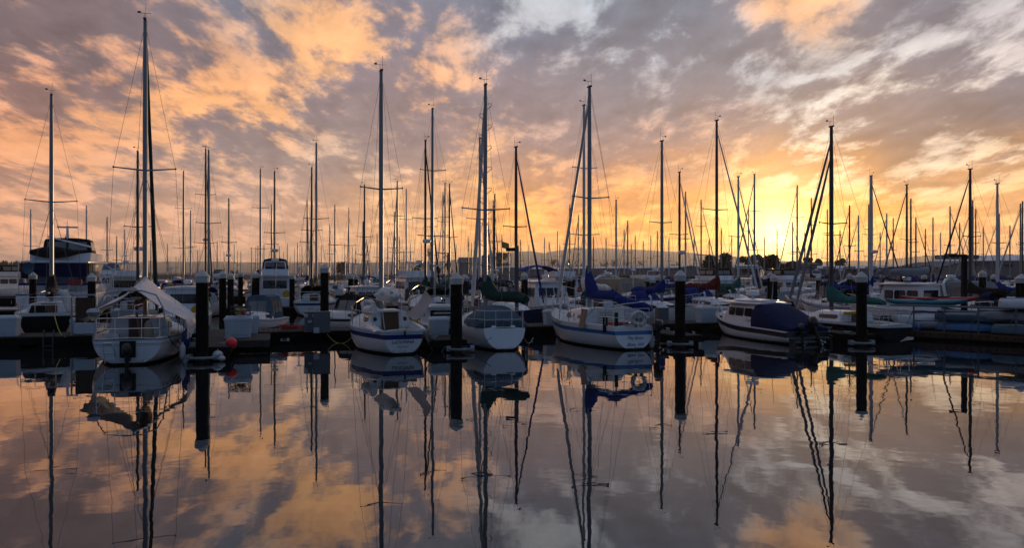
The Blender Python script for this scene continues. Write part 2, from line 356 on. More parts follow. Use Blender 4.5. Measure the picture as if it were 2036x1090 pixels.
def text_part(name, body, size, mt, parent, xf, shear=0.0, spacing=1.0, extrude=.002):
    cu = bpy.data.curves.new('lettering', 'FONT'); cu.body = body; cu.size = size; cu.align_x = 'CENTER'; cu.align_y = 'CENTER'
    cu.shear = shear; cu.extrude = extrude; cu.space_character = spacing; cu.resolution_u = 3
    tmp = bpy.data.objects.new('lettering', cu); COL.objects.link(tmp)
    bpy.context.view_layer.update()
    me = bpy.data.meshes.new_from_object(tmp.evaluated_get(bpy.context.evaluated_depsgraph_get()))
    bpy.data.objects.remove(tmp); bpy.data.curves.remove(cu)
    for v in me.vertices: v.co = Vector(xf(v.co.x, v.co.y, v.co.z))
    me.materials.clear(); me.materials.append(mt)
    o = bpy.data.objects.new(name, me); COL.objects.link(o); o.parent = parent
    return o
def fn(x, y, z, s=1.0): return mnoise.noise(Vector((x*s, y*s, z*s)))

# ------------------------------------------------------------------ water
def water():
    m = bpy.data.materials.new('calm_harbour_water'); m.use_nodes = True; t = m.node_tree; b = t.nodes['Principled BSDF']
    b.inputs['Base Color'].default_value = (.010, .012, .013, 1); b.inputs['Roughness'].default_value = .012
    b.inputs['IOR'].default_value = 1.8; b.inputs['Specular IOR Level'].default_value = .5
    g = t.nodes.new('ShaderNodeNewGeometry')
    mp = t.nodes.new('ShaderNodeMapping'); mp.inputs['Scale'].default_value = (.9, 1.0, 1); t.links.new(g.outputs['Position'], mp.inputs[0])
    n = t.nodes.new('ShaderNodeTexNoise'); n.inputs['Scale'].default_value = .8; n.inputs['Detail'].default_value = 3.2; n.inputs['Roughness'].default_value = .45
    t.links.new(mp.outputs[0], n.inputs['Vector'])
    n2 = t.nodes.new('ShaderNodeTexNoise'); n2.inputs['Scale'].default_value = .06; n2.inputs['Detail'].default_value = 2
    t.links.new(g.outputs['Position'], n2.inputs['Vector'])
    mr = t.nodes.new('ShaderNodeMapRange'); mr.inputs['From Min'].default_value = .35; mr.inputs['From Max'].default_value = .65; mr.inputs['To Min'].default_value = .35; mr.inputs['To Max'].default_value = 1.0
    t.links.new(n2.outputs['Fac'], mr.inputs['Value'])
    mul = t.nodes.new('ShaderNodeMath'); mul.operation = 'MULTIPLY'; t.links.new(n.outputs['Fac'], mul.inputs[0]); t.links.new(mr.outputs[0], mul.inputs[1])
    bp = t.nodes.new('ShaderNodeBump'); bp.inputs['Strength'].default_value = 1.0; bp.inputs['Distance'].default_value = .0075
    t.links.new(mul.outputs[0], bp.inputs['Height']); t.links.new(bp.outputs[0], b.inputs['Normal'])
    q = MB(); q.add([(-9000, -300, 0), (9000, -300, 0), (9000, 11000, 0), (-9000, 11000, 0)], [(0, 1, 2, 3)])
    o = q.build('water', m, smooth=False); tag(o, kind='structure')
water()
# ------------------------------------------------------------------ hull form
class Hull:
    def __init__(s, L, B, fs, fm, fb, wt=.62, draft=.35, rake=.9, srake=0.0, zt=-.05, full=2.0, mx=.42, k=2.3, p=1.9):
        s.__dict__.update(L=L, B=B, fs=fs, fm=fm, fb=fb, wt=wt, draft=draft, rake=rake, srake=srake, zt=zt, full=full, mx=mx, k=k, p=p)
    def bd(s, q):
        q = min(max(q, 0), 1)
        if q < s.mx: w = s.wt+(1-s.wt)*sin(pi/2*q/s.mx)
        else: w = max(0, 1-((q-s.mx)/(1-s.mx))**s.full)**.85
        return max(.025, w*s.B/2)
    def zd(s, q):
        if q < .4: u = 1-q/.4; return s.fm+(s.fs-s.fm)*u*u
        u = (q-.4)/.6; return s.fm+(s.fb-s.fm)*u**1.7
    def zb(s, q):
        return s.zt+(-s.draft-s.zt)*sin(pi*min(1, q*1.12))**.8 if q < .89 else s.zt
    def xoff(s, q, off):
        D = s.zd(q)-s.zb(q); return s.bd(q)*max(0.0, 1-(min(off/D, 1))**s.k)**(1/s.p)
    def yoff(s, q, off):
        D = s.zd(q)-s.zb(q); u = min(off/D, 1); return q*s.L-s.rake*u*q**4+s.srake*u*(1-q)**4
    def side(s, y, z, sgn, out=.008):
        q = y/s.L; return (sgn*(s.xoff(q, s.zd(q)-z)+out), y, z)
    def mesh(s, mats_bands, hull_m, boot_m=None, ns=18):
        """mats_bands: list of (offset below sheer, material) from the sheer down."""
        mats = [hull_m]+[b[1] for b in mats_bands]+([boot_m] if boot_m else [])
        q_ = MB(); nb = len(mats_bands); extra = 7
        rows = []
        for i in range(ns+1):
            q = i/ns; D = s.zd(q)-s.zb(q)
            offs = [0]+[b[0] for b in mats_bands]
            wl = min(s.zd(q)-.07, D*.97); last = offs[-1]
            for e in range(1, extra+1): offs.append(last+(wl-last)*e/extra)
            offs += [wl+(D-wl)*.6, D]
            rows.append([(s.xoff(q, o), s.yoff(q, o), s.zd(q)-o) for o in offs])
        nr = len(rows[0])
        for sg in (1, -1):
            vs = [(sg*p[0], p[1], p[2]) for r in rows for p in r]
            for j in range(nr-1):
                mi = j+1 if j < nb else (0 if (j < nb+extra or not boot_m) else nb+1)
                fs = []
                for i in range(ns):
                    a, b, c, d = i*nr+j, (i+1)*nr+j, (i+1)*nr+j+1, i*nr+j+1
                    fs.append((a, d, c, b) if sg > 0 else (a, b, c, d))
                if j == 0: o = len(q_.v); q_.v += vs
                for f in fs: q_.f.append(tuple(o+x for x in f)); q_.m.append(mi)
        # transom
        r = rows[0]; o = len(q_.v)
        q_.v += [(p[0], p[1], p[2]) for p in r]+[(-p[0], p[1], p[2]) for p in r]
        for j in range(nr-1):
            mi = j+1 if j < nb else (0 if (j < nb+extra or not boot_m) else nb+1)
            q_.f.append((o+j, o+nr+j, o+nr+j+1, o+j+1)); q_.m.append(mi)
        return q_, mats
    def deck(s, cock=None, drop=.03, ns=18, inset=.03, camber=.06):
        """cock = (y0, y1, halfwidth, floor z)"""
        q_ = MB(); st = [i/ns for i in range(ns+1)]
        if cock: st = sorted(set(st+[cock[0]/s.L, cock[1]/s.L]))
        for a, b in zip(st[:-1], st[1:]):
            mid = (a+b)/2*s.L
            well = cock and cock[0] <= mid <= cock[1]
            pa, pb = (max(.01, s.bd(a)-inset), s.zd(a)-drop), (max(.01, s.bd(b)-inset), s.zd(b)-drop)
            ya, yb = a*s.L, b*s.L
            if well:
                for sg in (1, -1):
                    wa, wb = min(cock[2], pa[0]*.9), min(cock[2], pb[0]*.9)
                    vs = [(sg*pa[0], ya, pa[1]), (sg*pb[0], yb, pb[1]), (sg*wb, yb, pb[1]+.02), (sg*wa, ya, pa[1]+.02), (sg*wa*.96, ya, cock[3]), (sg*wb*.96, yb, cock[3])]
                    fs = [(0, 1, 2, 3), (3, 2, 5, 4)]
                    q_.add(vs, fs if sg > 0 else [tuple(reversed(f)) for f in fs])
                q_.add([(cock[2]*.96, ya, cock[3]), (cock[2]*.96, yb, cock[3]), (-cock[2]*.96, yb, cock[3]), (-cock[2]*.96, ya, cock[3])], [(0, 1, 2, 3)])
            else:
                n = 6; vs = []
                for (w, z), y in ((pa, ya), (pb, yb)):
                    for e in range(n+1):
                        x = w*(1-2*e/n); vs.append((x, y, z+camber*(1-(x/max(w, .01))**2)))
                q_.add(vs, [(e, n+1+e, n+2+e, e+1) for e in range(n)])
        if cock:
            for y in (cock[0], cock[1]):
                q = y/s.L; w = cock[2]*.96; z = s.zd(q)-drop+.02
                q_.add([(w, y, cock[3]), (-w, y, cock[3]), (-w, y, z), (w, y, z)], [(0, 1, 2, 3)])
        return q_

def cabin_loft(q, secs, crown=.06):
    """secs: (y, half width at base, zbase, ztop, top inset, y shift of top)"""
    out = []
    for (y, w, z0, z1, ins, sh) in secs:
        t = w-ins
        out.append([(w, y, z0), (w-ins*.75, y+sh*.8, z0+(z1-z0)*.82), (t-.05, y+sh, z1), (t*.5, y+sh, z1+crown*.8), (0, y+sh, z1+crown), (-t*.5, y+sh, z1+crown*.8), (-t+.05, y+sh, z1), (-w+ins*.75, y+sh*.8, z0+(z1-z0)*.82), (-w, y, z0)])
    q.loft(out); return q
def sidewin(q, secs, y0, y1, f0, f1, sg, out=.012, corner=.12):
    """a window on the side of a cabin made with the same secs, between height fractions f0..f1"""
    def P(y, f):
        for a, b in zip(secs[:-1], secs[1:]):
            if a[0] <= y <= b[0] or (a is secs[0] and y < a[0]) or (b is secs[-1] and y > b[0]):
                u = (y-a[0])/(b[0]-a[0]) if b[0] != a[0] else 0
                w, z0, z1, ins = [a[i]+(b[i]-a[i])*u for i in (1, 2, 3, 4)]
                g = f/.82; return Vector((sg*(w-ins*.75*g+out), y, z0+(z1-z0)*f))
    h = (f1-f0); c = corner
    pts = [(y0+(y1-y0)*a, f0+h*b) for a, b in ((c, 0), (1-c, 0), (1, .2), (1, .8), (1-c, 1), (c, 1), (0, .8), (0, .2))]
    vs = [P(*p) for p in pts]; vi = [v-Vector((sg*(out+.02), 0, 0)) for v in vs]; n = len(vs)
    fs = [tuple(range(n)) if sg > 0 else tuple(reversed(range(n)))]+[(i, (i+1) % n, n+(i+1) % n, n+i) for i in range(n)]
    q.add(vs+vi, fs)
def cover_loft(q, mast_y, zb, length, h0=.95, h1=.34, w=.17, seed=0.0, n=16, side=0.0, droop=.0, dirn=-1):
    """sail cover: tall collar at the mast sloping down to the boom end"""
    secs = []
    for i in range(n+1):
        u = i/n; y = mast_y+dirn*(-.16+u*(length+.16))
        h = h1+(h0-h1)*max(0, 1-u/.36)**1.35; h *= (1-.35*max(0, (u-.85)/.15))
        ww = w*(1-.35*u)*(1+.18*fn(u*7, seed, 1.3))*(.8 if i == 0 else 1)
        zc = zb-.06-droop*sin(pi*u); ring = []
        for j in range(12):
            a = 2*pi*j/12; r = 1+.16*fn(cos(a)*1.5+seed, u*9, sin(a)*1.5+seed)
            s_ = sin(a); px = ww*cos(a)*(1-.35*max(0, s_))*r
            pz = zc+(s_*.5+.5)*h*r if s_ > -.2 else zc+(s_*.5+.5)*h
            ring.append((px+side*u*length, y, pz))
        secs.append(ring)
    q.loft(secs); return q

def mast_parts(root, my, zdk, ztop, r=.075, mt=None, spreaders=(), wires=True, hl=None, boom=None, jib=None, gear=True, steps=False, sl=1.0):
    mt = mt or alu
    q = MB(); k = 6
    pts = [(0, my-.04*sin(pi*i/k)*0, zdk+(ztop-zdk)*i/k) for i in range(k+1)]
    q.tube(pts, [r]*(k-1)+[r*.9, r*.72], 8); m = q.build('mast', mt, root)
    for (zz, hw) in spreaders:
        for sg in (1, -1):
            q = MB(); q.tube([(sg*r*.8, my, zz), (sg*hw, my-.12, zz+hw*.07)], [.032*sl, .022*sl], 5); q.ball((sg*hw, my-.12, zz+hw*.07), .04*sl, n=6, k=4); q.build('spreader', mt, m)
    if gear:
        q = MB(); q.box((0, my, ztop+.03), (.10, .28, .06)); q.tube([(.03, my-.1, ztop), (.03, my-.1, ztop+.55)], .007, 4)
        q.tube([(-.03, my+.06, ztop), (-.03, my+.06, ztop+.26)], .008, 4); q.tube([(-.16, my+.06, ztop+.26), (.16, my+.12, ztop+.28)], .008, 4); q.box((-.2, my+.04, ztop+.28), (.1, .01, .07))
        q.build('masthead_gear', alu_d, m)
    if steps:
        q = MB(); z = zdk+1.2; i = 0
        while z < ztop-.4:
            sg = 1 if i % 2 else -1
            q.tube([(sg*r, my, z), (sg*(r+.17), my, z+.02), (sg*(r+.17), my, z-.06), (sg*r, my, z-.22)], .013, 4); z += .42; i += 1
        q.build('mast_steps', alu, m)
    if wires and hl:
        q = MB(); w = .0065*sl; s0 = my/hl.L; bx = hl.bd(s0)-.06; zc = hl.zd(s0)
        for sg in (1, -1):
            top = ztop-.12; px = 0
            if spreaders:
                for (zz, hw) in reversed(list(spreaders)[-1:] ):
                    q.tube([(0, my, top), (sg*hw, my-.12, zz+hw*.07), (sg*bx, my-.1, zc)], w, 3)
                zz, hw = spreaders[0]
                for dy in (.5, -.6): q.tube([(0, my, zz-.05), (sg*bx*.97, my+dy, zc)], w, 3)
            else: q.tube([(0, my, top), (sg*bx, my-.1, zc)], w, 3)
        q.tube([(0, my+.05, top), (0, hl.L-.15, hl.zd(1)+.05)], w, 3)
        q.tube([(0, my-.05, ztop-.03), (0, .12, hl.zd(0)+.05)], w, 3)
        q.build('standing_rigging', wire, root)
    if boom:
        zb, bl, cm, h0 = boom
        q = MB(); q.tube([(0, my-.05, zb), (0, my-bl, zb+.04)], .05, 6); b = q.build('boom', mt, root)
        if cm: cover_loft(MB_ := MB(), my, zb, bl*.98, h0=h0, seed=my*3.1+bl+ztop); MB_.build('sail_cover', cm, root)
    if jib and hl:
        jm, top, rr = jib
        a = Vector((0, hl.L-.25, hl.zd(1)+.25)); b_ = Vector((0, my+.08, top)); pts = [a+(b_-a)*(i/10) for i in range(11)]
        q = MB(); q.tube(pts, [rr*.55]+[rr*(1.0-.045*i)*(1+.12*fn(i*.9, top, 2)) for i in range(1, 10)]+[rr*.35], 7); q.build('furled_jib', jm, root)
    return m

def rails(root, hl, pulpit=True, pushpit=True, lines=True, h=.58, r=.014, posts=4):
    L = hl.L
    def E(q, dz=0, ins=.07): return (max(.03, hl.bd(q)-ins), q*L, hl.zd(q)+dz)
    if pulpit:
        q = MB(); f = [(-E(.84)[0], E(.84)[1], hl.zd(.84)+h), (-E(.93)[0], E(.93)[1], hl.zd(.93)+h+.03), (0, L+.05, hl.zd(1)+h+.05), (E(.93)[0], E(.93)[1], hl.zd(.93)+h+.03), (E(.84)[0], E(.84)[1], hl.zd(.84)+h)]
        q.tube(f, r, 5)
        for sg in (1, -1):
            for qq in (.84, .94): e = E(qq); q.tube([(sg*e[0], e[1], e[2]), (sg*e[0], e[1], e[2]+h)], r, 5)
        q.build('pulpit', steel, root)
    if pushpit:
        q = MB()
        for hh in (h+.04, h*.52):
            e0, e1 = E(0), E(.13); q.tube([(-e1[0], e1[1], hl.zd(.13)+hh), (-e0[0], .1, hl.zd(0)+hh), (e0[0], .1, hl.zd(0)+hh), (e1[0], e1[1], hl.zd(.13)+hh)], r, 5)
        for sg in (1, -1):
            for qq, xx in ((.01, 1), (.13, 1), (.01, .42)):
                e = E(qq); q.tube([(sg*e[0]*xx, e[1]+.05, e[2]-.05), (sg*e[0]*xx, e[1]+.05, e[2]+h+.04)], r, 5)
        q.build('pushpit', steel, root)
    if lines:
        q = MB()
        for sg in (1, -1):
            qs = [.13+(.84-.13)*i/(posts+1) for i in range(posts+2)]
            for hh in (h, h*.5): q.tube([(sg*E(a)[0], E(a)[1], E(a)[2]+hh) for a in qs], .006, 3)
            for a in qs[1:-1]: e = E(a); q.tube([(sg*e[0], e[1], e[2]-.03), (sg*e[0], e[1], e[2]+h)], .011, 5)
        q.build('lifelines', steel, root)

def hang_fender(label, x, y, z0, r=.11, ln=.55, mt=None, ztie=None):
    t = thing('fender', label, 'fender', (x, y, z0))
    MB().lathe([(.02, 0), (r*.7, .04), (r, .12), (r, ln-.12), (r*.7, ln-.04), (.03, ln), (.03, ln+.06)], 12).build('fender_body', mt or fender, t)
    if ztie: MB().tube([(0, 0, ln+.05), (0, 0, ztie-z0)], .012, 4).build('fender_line', rope_d, t)
    return t

def outboard(root, y, z, x=0.0, s=1.0, tilt=0.0, cowl=None, name='outboard_motor'):
    """outboard hung on a transom; y is the clamp, z the clamp height"""
    M = Matrix.Translation((x, y, z)) @ Matrix.Rotation(tilt, 4, 'X') @ Matrix.Scale(s, 4)
    q = MB(); secs = []
    for (zz, a, b, oy) in ((.10, .13, .17, -.22), (.18, .18, .26, -.24), (.36, .19, .29, -.25), (.50, .16, .24, -.24), (.56, .09, .15, -.23)):
        secs.append([(a*cos(2*pi*j/12), oy+b*sin(2*pi*j/12), zz) for j in range(12)])
    q.loft(secs); q.v = [tuple(M @ Vector(v)) for v in q.v]; o = q.build(name, cowl or motor, root)
    q = MB(); q.loft([[(.09*cos(2*pi*j/8), -.22+.12*sin(2*pi*j/8), .12) for j in range(8)], [(.06*cos(2*pi*j/8), -.22+.10*sin(2*pi*j/8), -.5) for j in range(8)], [(.04*cos(2*pi*j/8), -.24+.11*sin(2*pi*j/8), -.75) for j in range(8)]])
    q.box((0, -.05, .0), (.2, .14, .3)); q.box((0, -.27, -.5), (.22, .36, .025)); q.lathe([(.02, -.22), (.06, -.12), (.065, .06), (.03, .14)], 8, (0, -.27, -.66))
    q.v = [tuple(M @ Vector(v)) for v in q.v]; q.build('motor_leg', rubber, o)
    q = MB()
    for k in range(3):
        a = 2*pi*k/3; q.box((.1*cos(a), -.46, -.70+.1*sin(a)), (.10, .02, .08), rz=.5)
    q.v = [tuple(M @ Vector(v)) for v in q.v]; q.build('propeller', fender, o)
    return o

# ------------------------------------------------------------------ background sailboat
HULLS = {}
def sailboat(label, loc, h, L, ztop, hull_m=white, band=None, cover=None, jib=None, mastm=None, sp=1, group=None, r=.075, rail=True, dodger=None, far=False, B=None, boom=True, boot=anti, spw=None, spz=None, myf=.54):
    root = thing('sailboat', label, 'sailboat', loc, -h, group)
    B = B or L*.32; fbd = L*.115
    key = (round(L, 1), hull_m.name, band.name if band else None)
    hl = Hull(L, B, fbd*.95, fbd*.9, fbd*1.35, wt=.66, draft=.4, rake=L*.11, srake=.12)
    bands = [(.10, hull_m), (.24, band)] if band else []
    if key in HULLS:
        a, b = HULLS[key]
        for n_, me in (('hull', a), ('deck', b)):
            o = bpy.data.objects.new(n_, me); COL.objects.link(o); o.parent = root
    else:
        q, ms = hl.mesh(bands, hull_m, boot, ns=12 if far else 16); ho = q.build('hull', ms, root)
        do = hl.deck((L*.06, L*.30, B*.24, fbd*.55) if not far else None, ns=10).build('deck', deckm, root)
        HULLS[key] = (ho.data, do.data)
    zd = hl.zd(.4)-.03
    y0, y1 = L*.31, L*.72
    secs = [(y0, B*.31, zd, zd+.50, .10, 0), (L*.5, B*.30, zd, zd+.46, .10, 0), (L*.62, B*.24, zd, zd+.36, .09, -.05), (y1, B*.13, zd+.04, zd+.12, .06, -.2)]
    cab = cabin_loft(MB(), secs).build('cabin', hull_m if hull_m in (white, white2) else white, root)
    for sg in (1, -1):
        q = MB(); sidewin(q, secs, L*.34, L*.46, .30, .72, sg); sidewin(q, secs, L*.48, L*.58, .32, .72, sg); q.build('window', glassm, cab)
    q = MB(); q.box((0, y0-.012, zd+.2), (.56, .05, .5)); q.build('companionway_door', teak, cab)
    if dodger:
        q = MB(); secs2 = []
        for (y, w_, z_) in ((y0+.75, B*.27, zd+.5), (y0+.55, B*.29, zd+.85), (y0+.1, B*.31, zd+1.05), (y0-.35, B*.31, zd+1.02)):
            secs2.append([(w_, y, zd+.1), (w_*.96, y, z_-.18), (w_*.7, y, z_), (0, y, z_+.05), (-w_*.7, y, z_), (-w_*.96, y, z_-.18), (-w_, y, zd+.1)])
        q.loft(secs2, ring=False); q.build('spray_hood', dodger, root)
    my = L*myf
    spr = []
    hm = ztop-zd
    for i in range(sp):
        spr.append((zd+hm*((i+1)/(sp+1)+.02), (spw or B*.30)*(1-.16*i)))
    if spz: spr = [(spz, spw or B*.3)]
    mast_parts(root, my, zd+.38, ztop, r=r, mt=mastm, spreaders=spr, hl=hl, boom=(zd+1.0, L*.40, cover, .85) if boom else None, jib=(jib, zd+hm*.93, .062) if jib else None, gear=not far, sl=1.0 if not far else 1.5)
    if rail: rails(root, hl, pulpit=True, pushpit=True, lines=not far, posts=3)
    rr = random.Random(int(abs(loc[0])*97+abs(loc[1])*31)); zs = hl.zd(.05)
    if not far:
        if rr.random() < .40 and not dodger: hoop_canvas(root, .35, L*.24, B*.30, zs, zs+1.55, rr.choice((c_navy, c_blue, c_green, c_tan, c_black)), name='bimini_top')
        if rr.random() < .5: outboard(root, .25, zs+.35, rr.choice((-1, 1))*B*.22, .6)
        if rr.random() < .6: MB().box((0, L*.66, hl.zd(.66)+.20), (.5, .5, .06), taper=(.9, .9)).build('fore_hatch', glassm, root)
        if rr.random() < .5: MB().lathe([(.10, 0), (.24, .02), (.24, .05), (.1, .07)], 14).build('life_ring', rr.choice((yellow, fender, red_p)), root, loc=(rr.choice((-1, 1))*B*.27, .12, zs+.4)).rotation_euler = (R(90), 0, 0)
        if rr.random() < .4: MB().box((-B*.30, .9, zs+.45), (.03, .9, .55)).build('lee_cloth', rr.choice((c_navy, c_white, c_blue)), root)
        MB().tube([(.25, L*.45, zd+.5), (.25, L*.45, zd+.72), (.25, L*.45-.12, zd+.78)], [.05, .05, .08], 8).build('cowl_vent', white, root)
        if rr.random() < .3:
            MB().tube([(-B*.28, .2, zs), (-B*.28, .2, zs+2.1)], .025, 6).build('generator_pole', steel, root)
            q = MB(); q.tube([(-B*.28, .1, zs+2.15), (-B*.28, .5, zs+2.15)], [.09, .03], 8)
            for k in range(3): a = 2*pi*k/3+.4; q.tube([(-B*.28, .1, zs+2.15), (-B*.28+.5*cos(a), .1, zs+2.15+.5*sin(a))], [.04, .015], 4)
            q.build('wind_generator', white, root)
    return root

# ------------------------------------------------------------------ motor boats
def prism(q, y0, y1, w0, w1, z0, z1, rf=0.0, ra=0.0, ins=.08, crown=.03, m=0):
    """deck house: y0 aft, y1 forward; rf/ra rake of front/aft faces"""
    cabin_loft(q, [(y0, w0, z0, z1, ins, ra), (y0+(y1-y0)*.5, (w0+w1)/2, z0, z1, ins, (ra-rf)*.5), (y1, w1, z0, z1, ins, -rf)], crown); return q
def house_windows(root, par, y0, y1, w0, w1, z0, z1, rf, ra, ins, n=3, f0=.45, f1=.8, front=2, aft=1, gm=None):
    secs = [(y0, w0, z0, z1, ins, 0), (y1, w1, z0, z1, ins, 0)]
    gm = gm or glassm
    yy0, yy1 = y0+.15+ra*f0, y1-.15-rf*f0
    for sg in (1, -1):
        for i in range(n):
            a = yy0+(yy1-yy0)*(i+.06)/n; b = yy0+(yy1-yy0)*(i+.94)/n
            if i == n-1: b -= rf*(f1-f0)*.8
            q = MB(); sidewin(q, secs, a, b, f0, f1, sg, out=.015, corner=.08); q.build('window', gm, par)
    def endwin(y, rk, w, sg, nn):
        for i in range(nn):
            W_ = w-ins-.12; xa = -W_+2*W_*(i+.05)/nn; xb = -W_+2*W_*(i+.95)/nn
            def P(x, f): return Vector((x, y+rk*f/ (1.0)+sg*.015, z0+(z1-z0)*f))
            v = [P(xa, f0), P(xb, f0), P(xb, f1), P(xa, f1)]; q = MB()
            q.add(v+[p-Vector((0, sg*.05, 0)) for p in v], [(0, 1, 2, 3) if sg < 0 else (3, 2, 1, 0), (0, 1, 5, 4), (1, 2, 6, 5), (2, 3, 7, 6), (3, 0, 4, 7)]); q.build('window', gm, par)
    if front: endwin(y1, -rf, w1, 1, front)
    if aft: endwin(y0, ra, w0, -1, aft)
def roof_slab(root, y0, y1, w, z, th=.07, mt=None, name='roof'):
    q = MB(); secs = []
    for i in range(7):
        u = i/6; y = y0+(y1-y0)*u; ww = w*(.86 if i in (0, 6) else 1.0)
        secs.append([(ww, y, z), (ww, y, z+th*.6), (ww*.8, y, z+th), (0, y, z+th*1.5), (-ww*.8, y, z+th), (-ww, y, z+th*.6), (-ww, y, z)])
    q.loft(secs); return q.build(name, mt or white, root)
def hoop_canvas(root, y0, y1, w, z0, z1, mt, name='canvas_top', bulge=.05, legs=True):
    q = MB(); secs = []
    for i in range(7):
        u = i/6; y = y0+(y1-y0)*u; zz = z1-.12*(2*u-1)**2
        secs.append([(w, y, zz-.22), (w*.92, y, zz-.06), (w*.5, y, zz+bulge*.7), (0, y, zz+bulge), (-w*.5, y, zz+bulge*.7), (-w*.92, y, zz-.06), (-w, y, zz-.22)])
    q.loft(secs, ring=False); o = q.build(name, mt, root)
    if legs:
        q = MB()
        for sg in (1, -1):
            for y in (y0+.05, y1-.05): q.tube([(sg*w, y, z1-.3), (sg*w, (y0+y1)/2, z0)], .014, 4)
        q.build('canvas_frame', steel, o)
    return o
def enclosure(root, y0, y1, w, z0, z1, mt, pm=None, name='canvas_enclosure', rf=.2, ra=.1, n=3):
    q = MB(); prism(q, y0, y1, w, w*.92, z0, z1, rf=rf, ra=ra, ins=.14, crown=.10); o = q.build(name, mt, root)
    house_windows(root, o, y0, y1, w, w*.92, z0, z1, rf, ra, .14, n=n, f0=.28, f1=.82, front=2, aft=2, gm=pm or clear)
    return o
def radar(root, x, y, z, r=.3, mt=None):
    q = MB(); q.lathe([(r*.8, 0), (r, .05), (r, .16), (r*.9, .22), (.02, .24)], 18, (x, y, z)); return q.build('radar_dome', mt or white, root)
def mhull(root, L, B, fs, fb, hull_m=white, bands=(), boot=anti, cock=None, wt=.9):
    hl = Hull(L, B, fs, fs*1.05+ (fb-fs)*.12, fb, wt=wt, draft=.35, rake=L*.10, srake=0, mx=.35, full=2.4, k=3.2, p=2.2, zt=-.08)
    q, ms = hl.mesh(list(bands), hull_m, boot); q.build('hull', ms, root)
    hl.deck(cock, ns=16).build('deck', deckm, root); return hl
def rub_rail(root, hl, mt=None, off=.04):
    q = MB()
    for sg in (1, -1):
        q.tube([(sg*(hl.xoff(i/14, off)+.015), hl.yoff(i/14, off), hl.zd(i/14)-off) for i in range(15)], .025, 5)
    q.build('rub_rail', mt or fender, root)
def bow_rail(root, hl, q0=.45, h=.55):
    L = hl.L; q = MB(); n = 8
    pts = []
    for sg in (1, -1):
        a = [(sg*max(.02, hl.bd(q0+(1-q0)*i/n)-.08), (q0+(1-q0)*i/n)*L, hl.zd(q0+(1-q0)*i/n)+h*min(1, .4+i/3)) for i in range(n+1)]
        q.tube(a, .014, 4)
        for i in range(1, n, 2): q.tube([(a[i][0], a[i][1], hl.zd(q0+(1-q0)*i/n)-.02), a[i]], .012, 4)
    q.build('bow_rail', steel, root)
def antenna(root, x, y, z, ln=2.2):
    MB().tube([(x, y, z), (x, y-.12*ln, z+ln)], [.014, .006], 4).build('antenna', fender, root)
# ------------------------------------------------------------------ docks and pilings
FV = Vector((-.287, .958)); RV = Vector((.958, .287)); DZ = .42
HD = -R(16.7)
def wline(x): return 32.2+.3*(x+8.5)
def dock(label, p0, p1, w, z=DZ, planks=True, group=None, m_f=None):
    p0, p1 = Vector(p0), Vector(p1); d = p1-p0; L = d.length; a = atan2(d.y, d.x)
    t = thing('floating_dock', label, 'dock', (p0.x, p0.y, 0), a, group)
    q = MB(); n = int(L/.19); rr = random.Random(int(L*100))
    for i in range(n):
        x = (i+.5)*L/n; q.box((x, rr.uniform(-.012, .012), z-.02+rr.uniform(-.004, .004)), (L/n-.014, w-.06, .04))
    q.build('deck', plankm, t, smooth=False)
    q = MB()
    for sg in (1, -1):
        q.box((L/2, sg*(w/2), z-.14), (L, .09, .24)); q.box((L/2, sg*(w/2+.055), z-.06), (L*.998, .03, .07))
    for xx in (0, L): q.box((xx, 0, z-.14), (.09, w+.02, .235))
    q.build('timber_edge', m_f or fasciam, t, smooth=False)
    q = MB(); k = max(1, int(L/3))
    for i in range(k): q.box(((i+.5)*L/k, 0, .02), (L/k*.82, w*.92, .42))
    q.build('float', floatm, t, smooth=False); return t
dock('long plank walkway running behind the front row of boats', (-27, wline(-27)+1.15), (26, wline(26)+1.15), 2.3)
def finger(label, end, w=1.25):
    e = Vector(end); x = e.x
    # run from the tip towards the walkway
    tt = (wline(e.x)-e.y-.3*0)/(FV.y-.3*FV.x); p1 = e+FV*(tt-.02)
    return dock(label, e, p1, w), p1
f1, r1 = finger('short finger dock with the red buoy, right of the tarp-covered sailboat', (-9.70, 25.35), 1.3)
f2, r2 = finger('narrow finger dock between the navy-striped sailboat and the slate-covered one', (-2.2, 28.1), 1.15)
f3, r3 = finger('finger dock at the stern of the blue-striped sailboat', (6.75, 30.1), 1.1)
f4, r4 = finger('finger dock between the navy-canvas cruiser and the black-hulled sailboat', (13.55, 30.6), 1.0)
MB().box((3.9, -1.25, DZ-.03), (3.2, 1.3, .06)).box((3.9, -1.85, DZ-.13), (3.2, .09, .24)).box((2.3, -1.25, DZ-.13), (.09, 1.25, .23)).build('corner_platform', plankm, f1, smooth=False)
# a second and third walkway further into the marina
for i, (off, lb) in enumerate(((24, 'second walkway, dark line low on the water behind the front boats'), (52, 'third walkway, deep among the moored boats'), (84, 'farthest walkway, almost hidden by the boats'))):
    p = Vector((-8.5, 32.2))+FV*off
    dock(lb, p-RV*(32+off*.5), p+RV*(34+off*.5), 2.0)

